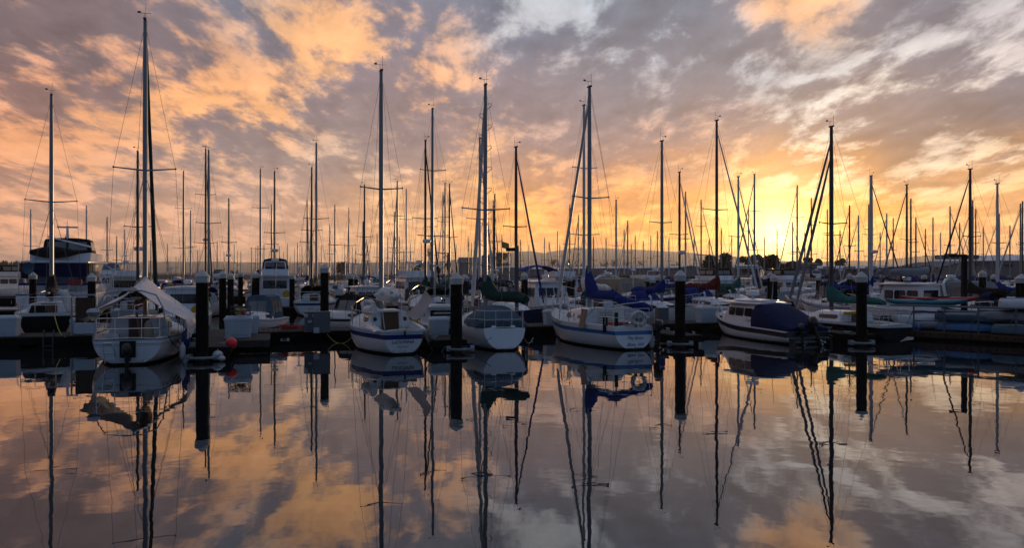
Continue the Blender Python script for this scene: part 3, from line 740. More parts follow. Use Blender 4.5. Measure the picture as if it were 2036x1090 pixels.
def piling(label, px, ytop, d, r=.19, group='timber pilings with white caps'):
    x, y = at(px, d); zt = zat(ytop, d)
    t = thing('piling', label, 'piling', (x, y, 0), 0, group); rl = random.Random(int(px*7)); t.rotation_euler = (rl.uniform(-.006, .006), rl.uniform(-.008, .008), rl.uniform(0, 6))
    q = MB(); prof = []
    k = 14
    for i in range(k+1):
        z = -2.5+(zt-.30+2.5)*i/k; prof.append((r*(1.06-.06*i/k)*(1+.05*fn(i*1.7, px*.37, 2)), z))
    q.lathe(prof, 14); q.build('post', pilem, t)
    MB().lathe([(r*1.10, zt-.42), (r*1.16, zt-.40), (r*1.18, zt-.25), (r*1.24, zt-.235), (r*1.22, zt-.21), (r*.55, zt-.07), (.02, zt)], 14).build('cap', capm, t, sharp=25)
    return t
def hoop(label, x, y, R0, a0=-pi*.9, a1=.0):
    t = thing('pile_guide', label, 'pile guide', (x, y, .14))
    MB().torus((0, 0, 0), R0, .045, 'Z', 18, a0=a0, a1=a1).build('guide_ring', guide_m, t)
    for a in (a0, a1): MB().box((R0*cos(a), R0*sin(a)+.1, 0), (.14, .3, .16)).build('bracket', galv, t)
    return t
piling('thick dark piling with white cone cap beside the tarp-covered sailboat', 402, 536, 25.2, .19)
piling('dark piling with white cone cap between the navy-striped and slate-covered sailboats', 907, 542, 28.0, .205)
piling('dark piling with white cone cap at the stern of the blue-striped sailboat', 1352, 537, 30.0, .19)
piling('dark piling with white cone cap between the covered cruiser and the teal sail cover', 1713, 540, 30.4, .19)
piling('tall dark piling rising behind the grey power cabinet', 645, 524, 35.4, .18)
piling('piling cut by the right edge of the photo, beside the upturned pale dinghy', 2031, 545, 36.5, .24)
for px, yt, d, lb in ((65, 541, 46, 'piling carrying the satellite dish, at the left edge of the marina'), (182, 543, 40, 'piling standing behind the kettle barbecue'), (443, 538, 43, 'left of the two pilings behind the crab pot'),
    (458.5, 542, 49, 'right of the two pilings behind the crab pot'), (478, 540, 62, 'slim piling under the black sailboat awning, left of the double pilings'), (504, 541, 56, 'left of two touching pilings near the canvas-topped cuddy boat'), (510.5, 541, 57, 'right of two touching pilings near the canvas-topped cuddy boat'),
    (581, 543, 55, 'piling between the flybridge trawler and the twin sailboat sterns'), (697.5, 543, 58, 'left of the piling pair behind the navy-striped sailboat'), (707, 545, 62, 'right of the piling pair behind the navy-striped sailboat'), (926.5, 546, 50, 'piling just right of the thick one by the slate-covered sailboat'),
    (977, 543, 56, 'left of the close piling pair above the green sail cover'), (984, 544, 66, 'right of the close piling pair above the green sail cover'), (1043, 541, 44, 'piling right of the dock lamp post'), (1131.5, 547, 55, 'piling behind the leaning furled jib of the blue-striped sailboat'), (1138, 546, 66, 'thin piling half hidden behind the white aluminium mast'),
    (1285, 547, 52, 'piling beside the tan canvas enclosure of the motor cruiser'), (1309, 546, 55, 'piling left of the thick one, over the blue sail cover'), (1531, 541, 55, 'slimmer of the two pilings behind the radar dome'), (1539.5, 545, 44, 'thicker of the two pilings behind the radar dome'), (1627, 547, 62, 'far piling left of the black mast'),
    (1690, 543, 52, 'slim piling left of the thick one with the teal sail cover'), (1754, 543, 70, 'far piling before the pale warehouse gable'), (1838, 545, 66, 'piling behind the inflatable dinghy on the white hardtop boat'), (1952.5, 537, 46, 'piling between the black mast and the right edge'), (1975, 545, 66, 'far piling before the long warehouse, right of the black mast')):
    piling(lb, px, yt, d, .185)
hoop('white ring guide around the piling by the red buoy', *at(402, 25.0), .42)
hoop('white ring guide around the piling on the middle finger dock', *at(915, 27.8), .42)
hoop('white ring guide around the piling at the stern of the blue-striped sailboat', *at(1352, 29.8), .42)
hoop('white ring guide around the piling near the teal sail cover', *at(1713, 30.2), .42)

def dock_box(label, px, d, w=.95, dp=.6, h=.72, rz=HD*-1, z=DZ+.002, group='fibreglass dock boxes'):
    x, y = at(px, d); t = thing('dock_box', label, 'dock box', (x, y, z), rz, group)
    q = MB(); q.box((0, 0, h*.4), (w*.86, dp*.86, h*.8), taper=(1.10, 1.10))
    for i in range(5): q.box((0, -dp*.445-.005-.0*i, h*(.16+.12*i)), (w*.52, .03, .035))
    for sg in (1, -1): q.box((sg*w*.33, -dp*.45, h*.4), (.05, .03, h*.62))
    q.build('box_body', boxm, t, sharp=30)
    q = MB(); q.box((0, 0, h*.83), (w*1.0, dp*1.0, .07)); q.box((0, 0, h*.83+.075), (w*.96, dp*.96, .08), taper=(.90, .80)); q.build('lid', boxm, t, sharp=30)
    return t
dock_box('big ribbed dock box with a crab pot on its lid', 474, 29.2, 1.0, .62, .80)
dock_box('dock box behind the crab pot box, lid just showing', 492, 31.2, .9, .6, .74)
dock_box('dock box on the middle finger, right of the navy-striped sailboat', 872, 30.4, .75, .6, .68)
dock_box('white dock box on the walkway by the bow of the covered cruiser', 1404, 37.9, .95, .6, .80)
dock_box('dock box hidden partly by the bow of the covered cruiser', 1434, 38.3, .8, .6, .75)
dock_box('dock box at the bow of the blue-striped sailboat', 1097, 36.3, .75, .55, .7)
dock_box('grey dock box at the left edge of the photo', 17, 29.9, .72, .6, .78)
dock_box('dock box showing between the tarp-covered sailboat and its piling', 382, 31.4, .8, .6, .78)
dock_box('dock box standing left of the second piling from the barbecue', 155, 31.0, .5, .5, .6)
# crab pot
t = thing('crab_pot', 'round wire crab pot with orange floats on a dock box', 'crab pot', (*at(478, 29.2), DZ+.80), .3)
q = MB()
for zz in (.02, .17, .33): q.torus((0, 0, zz), .36, .012, 'Z', 18)
for i in range(12): a = 2*pi*i/12; q.tube([(.36*cos(a), .36*sin(a), .02), (.36*cos(a+.3), .36*sin(a+.3), .33)], .006, 3); q.tube([(.36*cos(a), .36*sin(a), .33), (.36*cos(a+.3), .36*sin(a+.3), .02)], .006, 3); q.tube([(.36*cos(a), .36*sin(a), .33), (0, 0, .33)], .006, 3)
q.build('wire_cage', rope_d, t)
for x, y, zz in ((.1, -.2, .1), (-.05, .1, .12)): MB().ball((x, y, zz), .075).build('float', red_p, t)
MB().tube([(.2*cos(i*.9), .2*sin(i*.9), .06+.008*i) for i in range(26)], .018, 4).build('rope_coil', rope_y, t)
# buoys on the finger
x, y = at(460, 26.0)
t = thing('mooring_buoy', 'bright red round buoy on the edge of the finger dock', 'buoy', (x, y, DZ-.06)); MB().ball((0, 0, .13), .18, n=20, k=12).build('ball', buoym, t); MB().tube([(0, 0, .3), (0, 0, .36), (-.1, 0, .34)], .02, 5).build('eye', rope_w, t)
for i, (px, yy, d, lb) in enumerate(((433, 706, 25.3, 'round white fender lying by the red buoy, largest of three'), (443, 699, 25.6, 'small white fender just below the red buoy'), (441, 713, 25.0, 'lowest white fender at the finger tip near the waterline'))):
    x, y = at(px, d); t = thing('round_fender', lb, 'fender', (x, y, zat(yy, d)), .6*i, 'white fenders at the finger tip'); MB().ball((0, 0, 0), (.17, .1, .11)[i], sz=.8).build('ball', fender, t); MB().torus((0, 0, (.15, .09, .10)[i]), .03, .01, 'X', 8).build('eye', rope_w, t)
# dock ladder on the left walkway edge
x, y = at(97, wline(-17)-.12); y = wline(x)-.12
t = thing('dock_ladder', 'pale tubular swim ladder on the walkway edge at left', 'ladder', (x, y, 0), -HD)
for sg in (1, -1): MB().tube([(sg*.16, .25, DZ), (sg*.16, .2, DZ+.22), (sg*.16, 0, DZ+.22), (sg*.16, -.02, -.4)], .016, 6).build('side_rail', rack_m, t)
for zz in (.08, -.2): MB().tube([(-.16, -.02, zz), (.16, -.02, zz)], .015, 6).build('rung', rack_m, t)
# power cabinet + pedestals
def cabinet(label, px, d, w, h, dp=.35):
    x, y = at(px, d); t = thing('power_cabinet', label, 'cabinet', (x, y, DZ+.002), -HD)
    MB().box((0, 0, h/2), (w, dp, h)).box((0, 0, h+.015), (w+.06, dp+.06, .03)).build('case', pedm, t, sharp=30)
    MB().box((w*.02, -dp/2-.01, h*.52), (w*.86, .02, h*.8)).build('door', pedm, t); return t
t = cabinet('wide grey power cabinet with a white notice at its foot', 640, 31.6, .62, .80)
MB().box((-.22, -.20, .1), (.22, .02, .22)).build('notice', fender, t)
t = cabinet('grey pedestal with two round sockets beside the wide cabinet', 616, 31.9, .42, .78)
for sg in (1, -1): MB().lathe([(.085, 0), (.085, .05), (.05, .06)], 14).build('socket', fender, t, loc=(sg*.16, -.20, .66)).rotation_euler = (R(90), 0, 0)
MB().box((.0, -.20, .42), (.16, .05, .10)).build('switch_box', fender, t)
cabinet('grey pedestal box right of the blue-striped sailboat stern', 1316, 36.8, .52, .72)
# hose coil
x, y = at(581, wline(-8.6)+.5); t = thing('hose_coil', 'red garden hose coiled on the walkway planks', 'hose', (x, y, DZ+.02)); MB().tube([((.35+.02*sin(i))*cos(i*.5)*1.5, .35*sin(i*.5), .012+.0035*i) for i in range(60)], .016, 5).build('hose', red_p, t); MB().tube([(.5, -.1, .02), (.75, -.2, .02), (.8, -.2, .03)], .02, 5).build('nozzle', yellow, t)
# T-shaped dock lamp
x, y = at(1027.5, 36.0); t = thing('dock_lamp', 'T-shaped lamp post with a flat head on the walkway', 'lamp post', (x, y, DZ))
MB().box((0, 0, 1.8), (.17, .17, 3.6+.0)).build('post', roofd, t); MB().box((-.22, 0, 3.42), (.55, .14, .16)).build('lamp_head', c_black, t); MB().box((0, 0, .02), (.34, .34, .05)).build('base_plate', galv, t)
# black post with lamp near right edge
x, y = at(1917, 36.5); t = thing('dock_lamp', 'thick black lamp post left of the black mast, near the right edge', 'lamp post', (x, y, DZ))
zt = zat(506, 36.5)-DZ
MB().box((0, 0, zt/2), (.21, .21, zt), taper=(.85, .85)).build('post', c_black, t); MB().box((-.36, 0, zt-.06), (.62, .16, .12)).build('lamp_head', c_black, t)
# satellite dish on piling
x, y = at(61, 45.6); t = thing('satellite_dish', 'round grey satellite dish on top of the leftmost piling', 'dish', (x, y, zat(541, 45.6)))
q = MB(); q.lathe([(.03, .0), (.22, .03), (.34, .10), (.35, .10), (.22, .01), (.03, -.02)], 20); o = q.build('dish', c_slate, t, loc=(0, -.12, .2)); o.rotation_euler = (R(80), 0, 0)
MB().tube([(0, 0, -.25), (0, -.05, .2)], .03, 6).build('mount', galv, t)
# pipe gate with notice board
x, y = at(167, wline(-17.2)+.6); t = thing('gate_frame', 'tall grey pipe frame holding a dark board on the walkway', 'gate', (x, y, DZ+.002), -HD)
MB().tube([(-.42, 0, 0), (-.42, 0, 1.42), (-.36, 0, 1.52), (.36, 0, 1.52), (.42, 0, 1.42), (.42, 0, 0)], .035, 8).build('pipe_frame', galv, t)
MB().box((.02, 0, .95), (.62, .03, .95)).build('board', rust, t); MB().box((.03, .02, .26), (.66, .25, .38)).build('locker', boxm, t)
# ropes on docks
def rope(label, pts, mt, r=.018, loc=(0, 0, 0)):
    t = thing('mooring_line', label, 'rope', loc); MB().tube(pts, r, 5).build('rope', mt, t); return t
def sag(a, b, s, n=10):
    a, b = Vector(a), Vector(b); return [a+(b-a)*(i/n)-Vector((0, 0, s*4*(i/n)*(1-i/n))) for i in range(n+1)]
P3 = lambda px, py, d: Vector((*at(px, d), zat(py, d)))
rope('yellow line sagging from the walkway left of the navy-striped sailboat', sag(P3(650, 664, 31.8), P3(702, 668, 31.0), .35), rope_y, .014)
rope('yellow line hanging down the black bow at left', sag(P3(108, 626, 31.0), P3(130, 670, 29.6), .25), rope_y, .016)
rope('dark mooring line from the walkway to the covered cruiser', sag(P3(1370, 640, 37.6), P3(1447, 628, 37.2), .55), rope_d, .016)
rope('pale line drooping beside the middle finger dock', sag(P3(845, 664, 28.6), P3(885, 690, 28.0), .45), rope_w, .016)

# ------------------------------------------------------------------ near boats
def near_root(label, px, d, h, cat='sailboat', name='sailboat'):
    return thing(name, label, cat, at(px, d), -R(h))

# --- F : tarp-covered sailboat, "just hangin'"
h = -17.6; T = near_root("white sailboat under a silver tarp, 'just hangin' lettered on its quarter", 254, 23.9, h)
HF = Hull(7.3, 2.72, .80, .80, 1.10, wt=.68, draft=.4, rake=.9, srake=.12, zt=-.03)
q, ms = HF.mesh([(.05, galv), (.15, white), (.165, stripe_black), (.20, white), (.212, stripe_black)], white, anti); q.build('hull', ms, T)
HF.deck((.25, 2.35, .72, .40)).build('deck', deckm, T)
zd = .78
secs = [(2.36, .92, zd, zd+.52, .12, 0), (3.8, .90, zd, zd+.50, .12, 0), (4.9, .66, zd, zd+.40, .10, -.1), (5.7, .35, zd+.05, zd+.12, .06, -.2)]
c = cabin_loft(MB(), secs).build('cabin', white, T)
for sg in (1, -1):
    for a, b in ((2.6, 3.5), (3.7, 4.5)): q = MB(); sidewin(q, secs, a, b, .3, .72, sg); q.build('window', glassm, c)
MB().box((0, 2.335, zd+.10), (.62, .05, .85)).build('companionway_door', teak, c)
mast_parts(T, 3.85, zd+.45, 11.55, r=.085, spreaders=[(6.34, .98)], hl=HF, boom=(1.95, 3.2, None, .9), jib=(c_green, 11.3, .085))
cover_loft(MB_ := MB(), 3.85, 1.85, 1.0, h0=1.15, h1=.5, w=.24, seed=3.3); MB_.build('sail_cover', c_tan, T)
rails(T, HF, posts=4)
# tarp slung over the boom as a tent
q = MB(); nu, nv = 30, 14; vs = []
for j in range(nv+1):
    v = j/nv; y = .95+3.0*v
    ridge = 2.30+.42*v**.8-.06*sin(pi*v)
    for i in range(nu+1):
        u = -1+2*i/nu; a = abs(u)
        if u < 0: x = -1.42*a; z = ridge-(ridge-1.25-.15*v)*a**.85
        else: x = 1.55*min(a*1.22, 1)+.05*a; z = ridge-(ridge-1.25)*min(1, a*1.22)**.9-(.55-.15*v)*max(0, (a-.8)/.2)
        if u < 0 and v < .35: z += .10*a
        fold = .05*sin(u*9+v*3)*a+.035*sin(v*17+u*5)*(.3+a)
        z += .07*fn(x*2.4, y*1.3, 4.2)*(.3+a)+.05*fn(x*1.1+7, y*3.5, 1.2)*a+fold; x += .03*sin(v*21)*a
        yy = y+.22*fn(u*2.2, v*2, 8.8)+((-.35*a+.25*(1-a)) if j == 0 else 0)
        vs.append((x, yy, z))
q.add(vs, [(j*(nu+1)+i, j*(nu+1)+i+1, (j+1)*(nu+1)+i+1, (j+1)*(nu+1)+i) for j in range(nv) for i in range(nu)])
q.add([(x, y, z-.012) for x, y, z in vs], [(j*(nu+1)+i, (j+1)*(nu+1)+i, (j+1)*(nu+1)+i+1, j*(nu+1)+i+1) for j in range(nv) for i in range(nu)])
tp = q.build('tarp', tarp, None, sharp=180); tp.location = T.location; tp.rotation_euler = T.rotation_euler; tag(tp, 'crumpled silver tarp slung like a tent over a sailboat boom', 'tarp')
# stern arch of dark tube
q = MB(); q.tube([(-1.0, .5, .85), (-.92, .55, 1.75), (-.72, .6, 2.14), (-.3, .62, 2.24), (.3, .62, 2.24), (.72, .6, 2.10), (.92, .55, 1.7), (1.05, .5, .85)], .024, 6); q.build('bimini_frame', galv, T)
outboard(T, .02, .26, 0.0, .78)
MB().box((0, -.012, .49), (.44, .03, .50)).build('motor_well', anti, T)
q = MB(); q.tube([(-.60, -.05, .08), (-.68, -.05, .62), (-.63, -.05, .69), (-.43, -.05, .69), (-.38, -.05, .62), (-.30, -.05, .08)], .017, 6)
for zz in (.20, .40): q.tube([(-.62-.05*zz, -.05, zz), (-.32, -.05, zz)], .015, 5)
q.build('boarding_ladder', steel, T)
text_part('boat_name', "just hangin'", .19, ink_b, T, lambda x, y, z: HF.side(1.35+x, .56+y, 1), shear=.35)
text_part('boat_name', "just hangin'", .19, ink_b, T, lambda x, y, z: HF.side(.75-x, .48+y, -1), shear=.35)
MB().lathe([(.02, 0), (.14, .05), (.15, .55), (.11, .75), (.03, .85)], 10, (.45, 1.0, .45)).build('sail_bag', c_tan, T)
MB().tube([(.35, .3, .45), (.12, .9, 1.55)], .035, 6).build('tiller', teak, T)
MB().box((-.62, 1.2, .72), (.5, .3, .35), taper=(.8, .8)).build('stowed_cushion', fender, T)
MB().box((.55, 1.1, 1.05), (.16, .12, .2)).build('winch_box', fender, T)
# kettle barbecue on the stern rail
bb = thing('kettle_barbecue', 'small kettle barbecue clamped on the stern rail of the tarp-covered sailboat', 'barbecue', (*at(186, 24.1), 1.48))
MB().lathe([(.03, -.02), (.12, .0), (.19, .07), (.205, .12), (.20, .125), (.17, .18), (.10, .22), (.02, .235)], 18).build('kettle', galv, bb); MB().torus((0, 0, .25), .04, .01, 'Y', 10, a0=0, a1=pi).build('handle', rubber, bb); MB().tube([(.0, 0, 0), (.06, 0, -.2), (.16, .05, -.24)], .018, 5).build('bracket', steel, bb)
hang_fender('blue fender squeezed between the tarp-covered sailboat and the finger', *at(370, 25.6), .40, .13, .55, fender_b)
hang_fender('pale fender low on the starboard side of the tarp-covered sailboat', *at(363, 25.0), .05, .09, .5, None, .9)
rope('thin dark line from the quarter rail to the finger dock', sag(P3(335, 668, 24.6), P3(365, 695, 25.4), .12), rope_d, .014)

# --- L : navy-striped sailboat LaDONNA
h = -22; T = near_root("white sailboat with navy stripe, 'LaDONNA' lettered on its transom", 803, 26.9, h)
HL = Hull(6.35, 2.45, .84, .86, 1.16, wt=.55, draft=.4, rake=.9, srake=.16, zt=-.02, k=2.5, p=2.0)
q, ms = HL.mesh([(.05, white), (.13, grey_hull), (.145, white), (.31, stripe_navy)], white, anti); q.build('hull', ms, T)
HL.deck((.22, 2.0, .62, .42)).build('deck', deckm, T)
zd = .82
secs = [(2.0, .80, zd-.02, zd+.58, .16, .12), (3.2, .78, zd, zd+.54, .14, 0), (4.2, .56, zd, zd+.42, .12, -.1), (5.0, .30, zd+.05, zd+.14, .06, -.2)]
c = cabin_loft(MB(), secs).build('cabin', white, T)
for sg in (1, -1):
    for a, b in ((2.25, 3.0), (3.2, 3.9)): q = MB(); sidewin(q, secs, a, b, .32, .74, sg); q.build('window', glassm, c)
    o = MB().lathe([(.075, 0), (.075, .02), (.055, .025)], 14).build('instrument_port', glassm, c, loc=(sg*.55, 2.03, zd+.30)); o.rotation_euler = (R(90), 0, 0)
MB().box((.0, 2.0, zd+.13), (.66, .08, .84), taper=(.90, 1)).build('companionway_door', teak, c)
MB().box((0, 2.4, zd+.60), (.78, .95, .07), taper=(.92, .95)).build('sliding_hatch', white, c)
for sg in (1, -1):
    MB().lathe([(.07, 0), (.05, .05), (.06, .12), (.02, .13)], 12, (sg*.78, 1.2, zd+.0)).build('winch', steel, T)
    q = MB(); q.loft([[(sg*.70, y, zd-.03), (sg*.72, y, zd+hh), (sg*.86, y, zd+hh), (sg*.93, y, zd-.03)] for y, hh in ((.3, .03), (.9, .12), (1.6, .17), (2.0, .24))]); q.build('coaming', white, T)
mast_parts(T, 3.45, zd+.52, 10.42, r=.088, spreaders=[(5.95, .80)], hl=HL, boom=(1.85, 2.5, None, .9))
q = MB(); q.tube([(0, 3.4-2.5*i/9, 1.96+.07*fn(i*1.3, 2, 5)) for i in range(10)], [.10, .24, .28, .22, .26, .20, .22, .16, .17, .08], 10)
for i in range(26):
    y = 3.5-2.6*random.random(); q.ball((random.uniform(-.22, .22), y, 1.96+random.uniform(-.16, .22)), random.uniform(.07, .15), n=7, k=5, sz=random.uniform(.6, 1.1))
q.v = [(x+.03*fn(x*9, y*9, z*9), y, z+.04*fn(x*8+5, y*8, z*8)) for x, y, z in q.v]
q.build('flaked_mainsail', c_white, T, sharp=180)
q = MB()
for i in range(20):
    q.ball((-.48+random.uniform(-.18, .2), 3.2+random.uniform(-.5, .7), 1.55+random.uniform(-.14, .16)), random.uniform(.08, .17), n=7, k=5, sz=.8)
q.v = [(x+.03*fn(x*9, y*9, z*9), y, z+.04*fn(x*8+5, y*8, z*8)) for x, y, z in q.v]
q.build('bundled_jib', c_white, T, sharp=180)
q = MB(); q.tube([(-.62, 1.9, 1.46), (-.70, 2.9, 1.40)], .15, 12); q.build('rolled_awning', c_white, T)
rails(T, HL, posts=3, pushpit=False)
q = MB(); q.tube([(-.85, 1.0, .82), (-.82, 1.1, 1.6), (-.7, 1.2, 1.68), (-.6, 1.6, 1.66)], .016, 5); q.tube([(.35, 1.4, .8), (.3, 1.6, 1.75)], .014, 5); q.tube([(-.45, .9, .8), (-.5, 1.0, 1.45)], .014, 5); q.tube([(.95, .35, .82), (.97, .4, 1.35)], .014, 5); q.build('stern_stanchions', steel, T)
MB().tube([(.03, -.03, .82), (.03, -.02, .62)], .03, 6).build('rudder_fitting', rubber, T)
SR = .16/ .86
text_part('boat_name', 'LaDONNA', .165, ink_b, T, lambda x, y, z: (x-.02, (.84-(.44+y))*SR-.012, .44+y), shear=.2)
text_part('home_port', 'KINGSTON', .072, ink_b, T, lambda x, y, z: (x-.02, (.84-(.27+y))*SR-.012, .27+y))
# striped towel drying on a line
q = MB(); nu, nv = 14, 14; vs = []
A, B_, C_, D_ = P3(846, 577, 27.6), P3(859, 594, 27.2), P3(806, 630, 28.2), P3(815, 634, 27.6)
A, B_, C_, D_ = Vector(A), Vector(B_), P3(803, 624, 28.4), P3(822, 636, 27.5)
for j in range(nv+1):
    for i in range(nu+1):
        u, v = i/nu, j/nv; p = (A*(1-u)+B_*u)*(1-v)+(C_*(1-u)+D_*u)*v; p = p+Vector((.05*fn(u*3, v*3, 1), .12*sin(v*7+u*2)*.6, -.28*sin(pi*v)*(.55+.3*u)+.04*fn(u*4, v*5, 3))); vs.append(tuple(p))
q.add(vs, [(j*(nu+1)+i, j*(nu+1)+i+1, (j+1)*(nu+1)+i+1, (j+1)*(nu+1)+i) for j in range(nv) for i in range(nu)])
q.add([(x, y+.012, z) for x, y, z in vs], [(j*(nu+1)+i, (j+1)*(nu+1)+i, (j+1)*(nu+1)+i+1, j*(nu+1)+i+1) for j in range(nv) for i in range(nu)])
tw = q.build('striped_towel', towelm, None, sharp=180); tag(tw, 'striped cloth flapping off the starboard rail of the navy-striped sailboat', 'towel')
uv = tw.data.uv_layers.new(name='UVMap')
for lp in tw.data.loops:
    k = lp.vertex_index % ((nu+1)*(nv+1)); uv.data[lp.index].uv = ((k % (nu+1))/nu, (k//(nu+1))/nv)
jd = thing('jerry_can', 'yellow jug lashed beside the striped cloth', 'jug', (*at(823, 29.0), .86)); MB().box((0, 0, .17), (.24, .16, .34), taper=(.85, .85)).build('can', yellow, jd); MB().torus((0, 0, .37), .06, .015, 'Y', 8, a0=0, a1=pi).build('handle', yellow, jd)

# --- N : slate-covered sailboat
h = -14; T = near_root('white sailboat with a slate-blue cockpit cover and green sail cover', 1003, 28.5, h)
HN = Hull(6.2, 2.45, .80, .80, 1.10, wt=.62, draft=.4, rake=.9, srake=-.10, zt=-.02, k=2.1, p=1.7)
q, ms = HN.mesh([(.05, white)], white, anti); q.build('hull', ms, T); HN.deck((.3, 2.0, .62, .45)).build('deck', deckm, T)
zd = .78; secs = [(2.0, .78, zd, zd+.46, .12, 0), (3.4, .74, zd, zd+.42, .12, 0), (4.6, .40, zd+.02, zd+.16, .06, -.2)]
c = cabin_loft(MB(), secs).build('cabin', white, T)
for sg in (1, -1): q = MB(); sidewin(q, secs, 2.3, 3.2, .3, .72, sg); q.build('window', glassm, c)
q = MB(); sec = []
for i in range(11):
    u = i/10; y = .35+2.3*u; zt = .98+.52*min(1, (u*2.6+.12))*(1-.25*max(0, u-.6)/.4)+.05*sin(u*11)
    sec.append([(x*(1.02+.03*fn(y*2, k_, 3)), y+.08*fn(x*3, zt, u*3), .84+(zt-.84)*f_+.05*fn(x*2.5, y*2.5, 9)) for k_, (x, f_) in enumerate(((.98, -.02), (.88, .45), (.62, .85), (.3, 1.0), (0, 1.05), (-.3, 1.0), (-.62, .85), (-.88, .45), (-.98, -.02)))])
q.loft(sec, ring=False)
for s_ in (sec[0], sec[-1]): q.add(s_, [tuple(range(9))])
q.build('cockpit_cover', c_slate, T, sharp=180)
mast_parts(T, 3.25, zd+.40, zat(170, 31.7), r=.085, spreaders=[(zat(418, 31.7), .95)], hl=HN, boom=None, steps=True, jib=(c_white, zat(200, 31.7), .10))
MB().tube([(0, 3.2, 1.72), (1.05, 1.05, 1.76)], .05, 6).build('boom', alu, T)
cover_loft(MB_ := MB(), 3.25, 1.72, 2.3, h0=1.25, h1=.42, w=.22, seed=4.4, side=.46); MB_.build('sail_cover', c_green, T)
rails(T, HN, posts=3)
for sx in (-.35, .35): MB().lathe([(.10, 0), (.10, .06), (.06, .08)], 12, (sx, .18, .80)).build('vent', white, T)
rope('blue mooring line across the port quarter of the slate-covered sailboat', sag(P3(918, 688, 28.2), P3(978, 671, 28.0), .1), stripe_blue, .014)

# --- Q : blue-striped sailboat with script lettering
h = -20; T = near_root('white sailboat with pale blue stripe, lifebuoy and solar panel at its stern', 1259, 28.8, h)
HQ = Hull(7.2, 2.6, .86, .88, 1.20, wt=.60, draft=.4, rake=.9, srake=-.12, zt=-.02, k=2.5, p=1.9)
q, ms = HQ.mesh([(.05, white), (.16, white2), (.175, white), (.32, stripe_blue)], white, anti); q.build('hull', ms, T)
HQ.deck((.3, 2.2, .66, .45)).build('deck', deckm, T)
zd = .84; secs = [(2.2, .86, zd, zd+.55, .12, 0), (3.6, .84, zd, zd+.50, .12, 0), (4.8, .58, zd, zd+.40, .10, -.1), (5.6, .32, zd+.05, zd+.14, .06, -.2)]
c = cabin_loft(MB(), secs).build('cabin', white, T)
for sg in (1, -1):
    q = MB(); sidewin(q, secs, 3.4, 4.6, .28, .75, sg, corner=.3); q.build('window', c_grey, c)
    for a in (2.4, 2.8): q = MB(); sidewin(q, secs, a, a+.25, .3, .6, sg); q.build('window', glassm, c)
MB().box((0, 2.185, zd+.14), (.62, .05, .72)).build('companionway_door', white2, c)
q = MB(); [q.box((0, 2.16, zd-.1+.1*i), (.55, .02, .015)) for i in range(6)]; q.build('door_slats', ink_b, c)
mast_parts(T, 3.65, zd+.48, zat(173, 32.2), r=.088, mt=alu, spreaders=[(zat(394, 32.2), .80)], hl=HQ, jib=(alu_l, zat(205, 32.2), .09), boom=(1.75, 2.6, None, 1))
cover_loft(MB_ := MB(), 3.65, 1.78, 2.7, h0=1.45, h1=.36, w=.19, seed=1.7, droop=-.02); MB_.build('sail_cover', c_blue, T)
rails(T, HQ, posts=4)
# stern gallows and folded blue bimini
q = MB(); q.tube([(-.98, .3, .9), (-.98, .25, 1.55), (-.2, .2, 1.66), (.9, .25, 1.74), (1.0, .35, .9)], .018, 6); q.tube([(-.9, 2.3, .95), (-.7, 1.4, 1.65), (.8, .6, 1.72)], .016, 5); q.build('bimini_frame', steel, T)
q = MB(); q.tube([(-.2+1.3*i/8, 1.0-.5*i/8, 1.83-.42*i/8+.05*fn(i, 3, 3)) for i in range(9)], [.08, .16, .18, .15, .17, .15, .18, .15, .07], 9); q.build('folded_bimini', c_blue, T)
sp_ = MB(); sp_.box((0, 0, 0), (.03, .50, .70)).box((-.012, 0, 0), (.02, .46, .66), 1); o = sp_.build('solar_panel', [galv, solar], T, loc=(-1.17, 1.75, 1.08)); o.rotation_euler = (0, R(12), 0)
lb = thing('lifebuoy', 'white horseshoe lifebuoy hung on the stern rail of the blue-striped sailboat', 'lifebuoy', (*at(1270, 28.55), 1.13), .2)
MB().torus((0, 0, 0), .24, .075, 'Y', 22, a0=-pi*.5+.25, a1=pi*1.5-.25, k=10).build('ring', fender, lb, sharp=180)
for a in (.3, 2.84, 4.2): MB().torus((.24*cos(a), 0, .24*sin(a)), .082, .014, 'X', 10).build('band', c_slate, lb)
outboard(T, -.10, .62, .86, .85)
q = MB(); q.box((-.05, .25, .90), (1.1, .12, .05)); q.box((-.58, .2, 1.1), (.1, .1, .5)); q.build('traveller', rubber, T)
MB().box((-.15, .9, .86), (.7, .5, .2), taper=(.9, .9)).build('cockpit_cushion', red_p, T)
MB().box((-.9, .45, .90), (.14, .12, .55)).build('horseshoe_bracket', c_black, T)
text_part('boat_name', 'The Bizzy', .17, ink_blue, T, lambda x, y, z: (x+.03, -(.86-(.43+y))*.14-.014, .43+y), shear=.45)
text_part('home_port', 'Bham, WA', .15, ink_blue, T, lambda x, y, z: (x+.03, -(.86-(.20+y))*.14-.014, .20+y), shear=.45)
text_part('emblem', '~ - ~', .12, ink_red, T, lambda x, y, z: (x+.03, -(.86-(.32+y))*.14-.014, .32+y))
text_part('emblem', 'v', .12, ink_red, T, lambda x, y, z: (x+.03, -(.86-(.09+y))*.14-.014, .09+y))
text_part('boat_name', '* Bizzy Bug *', .15, ink_blue, T, lambda x, y, z: HQ.side(3.95-x, HQ.zd(.55)-.105+y*.9, -1), shear=.35)
q = MB(); q.box((-.24, 6.15, 1.45), (.09, .05, 1.0), rx=.0); q.box((.24, 6.15, 1.45), (.09, .05, 1.0)); q.v = [(x*(1.9-z*.75) if z > 1.2 else x*1.0, y, z) for x, y, z in q.v]; q.build('bow_frame', white, T)
hang_fender('white cylindrical fender on the port side of the blue-striped sailboat', *at(1141, 31.6), .10, .10, .52, None, 1.0)
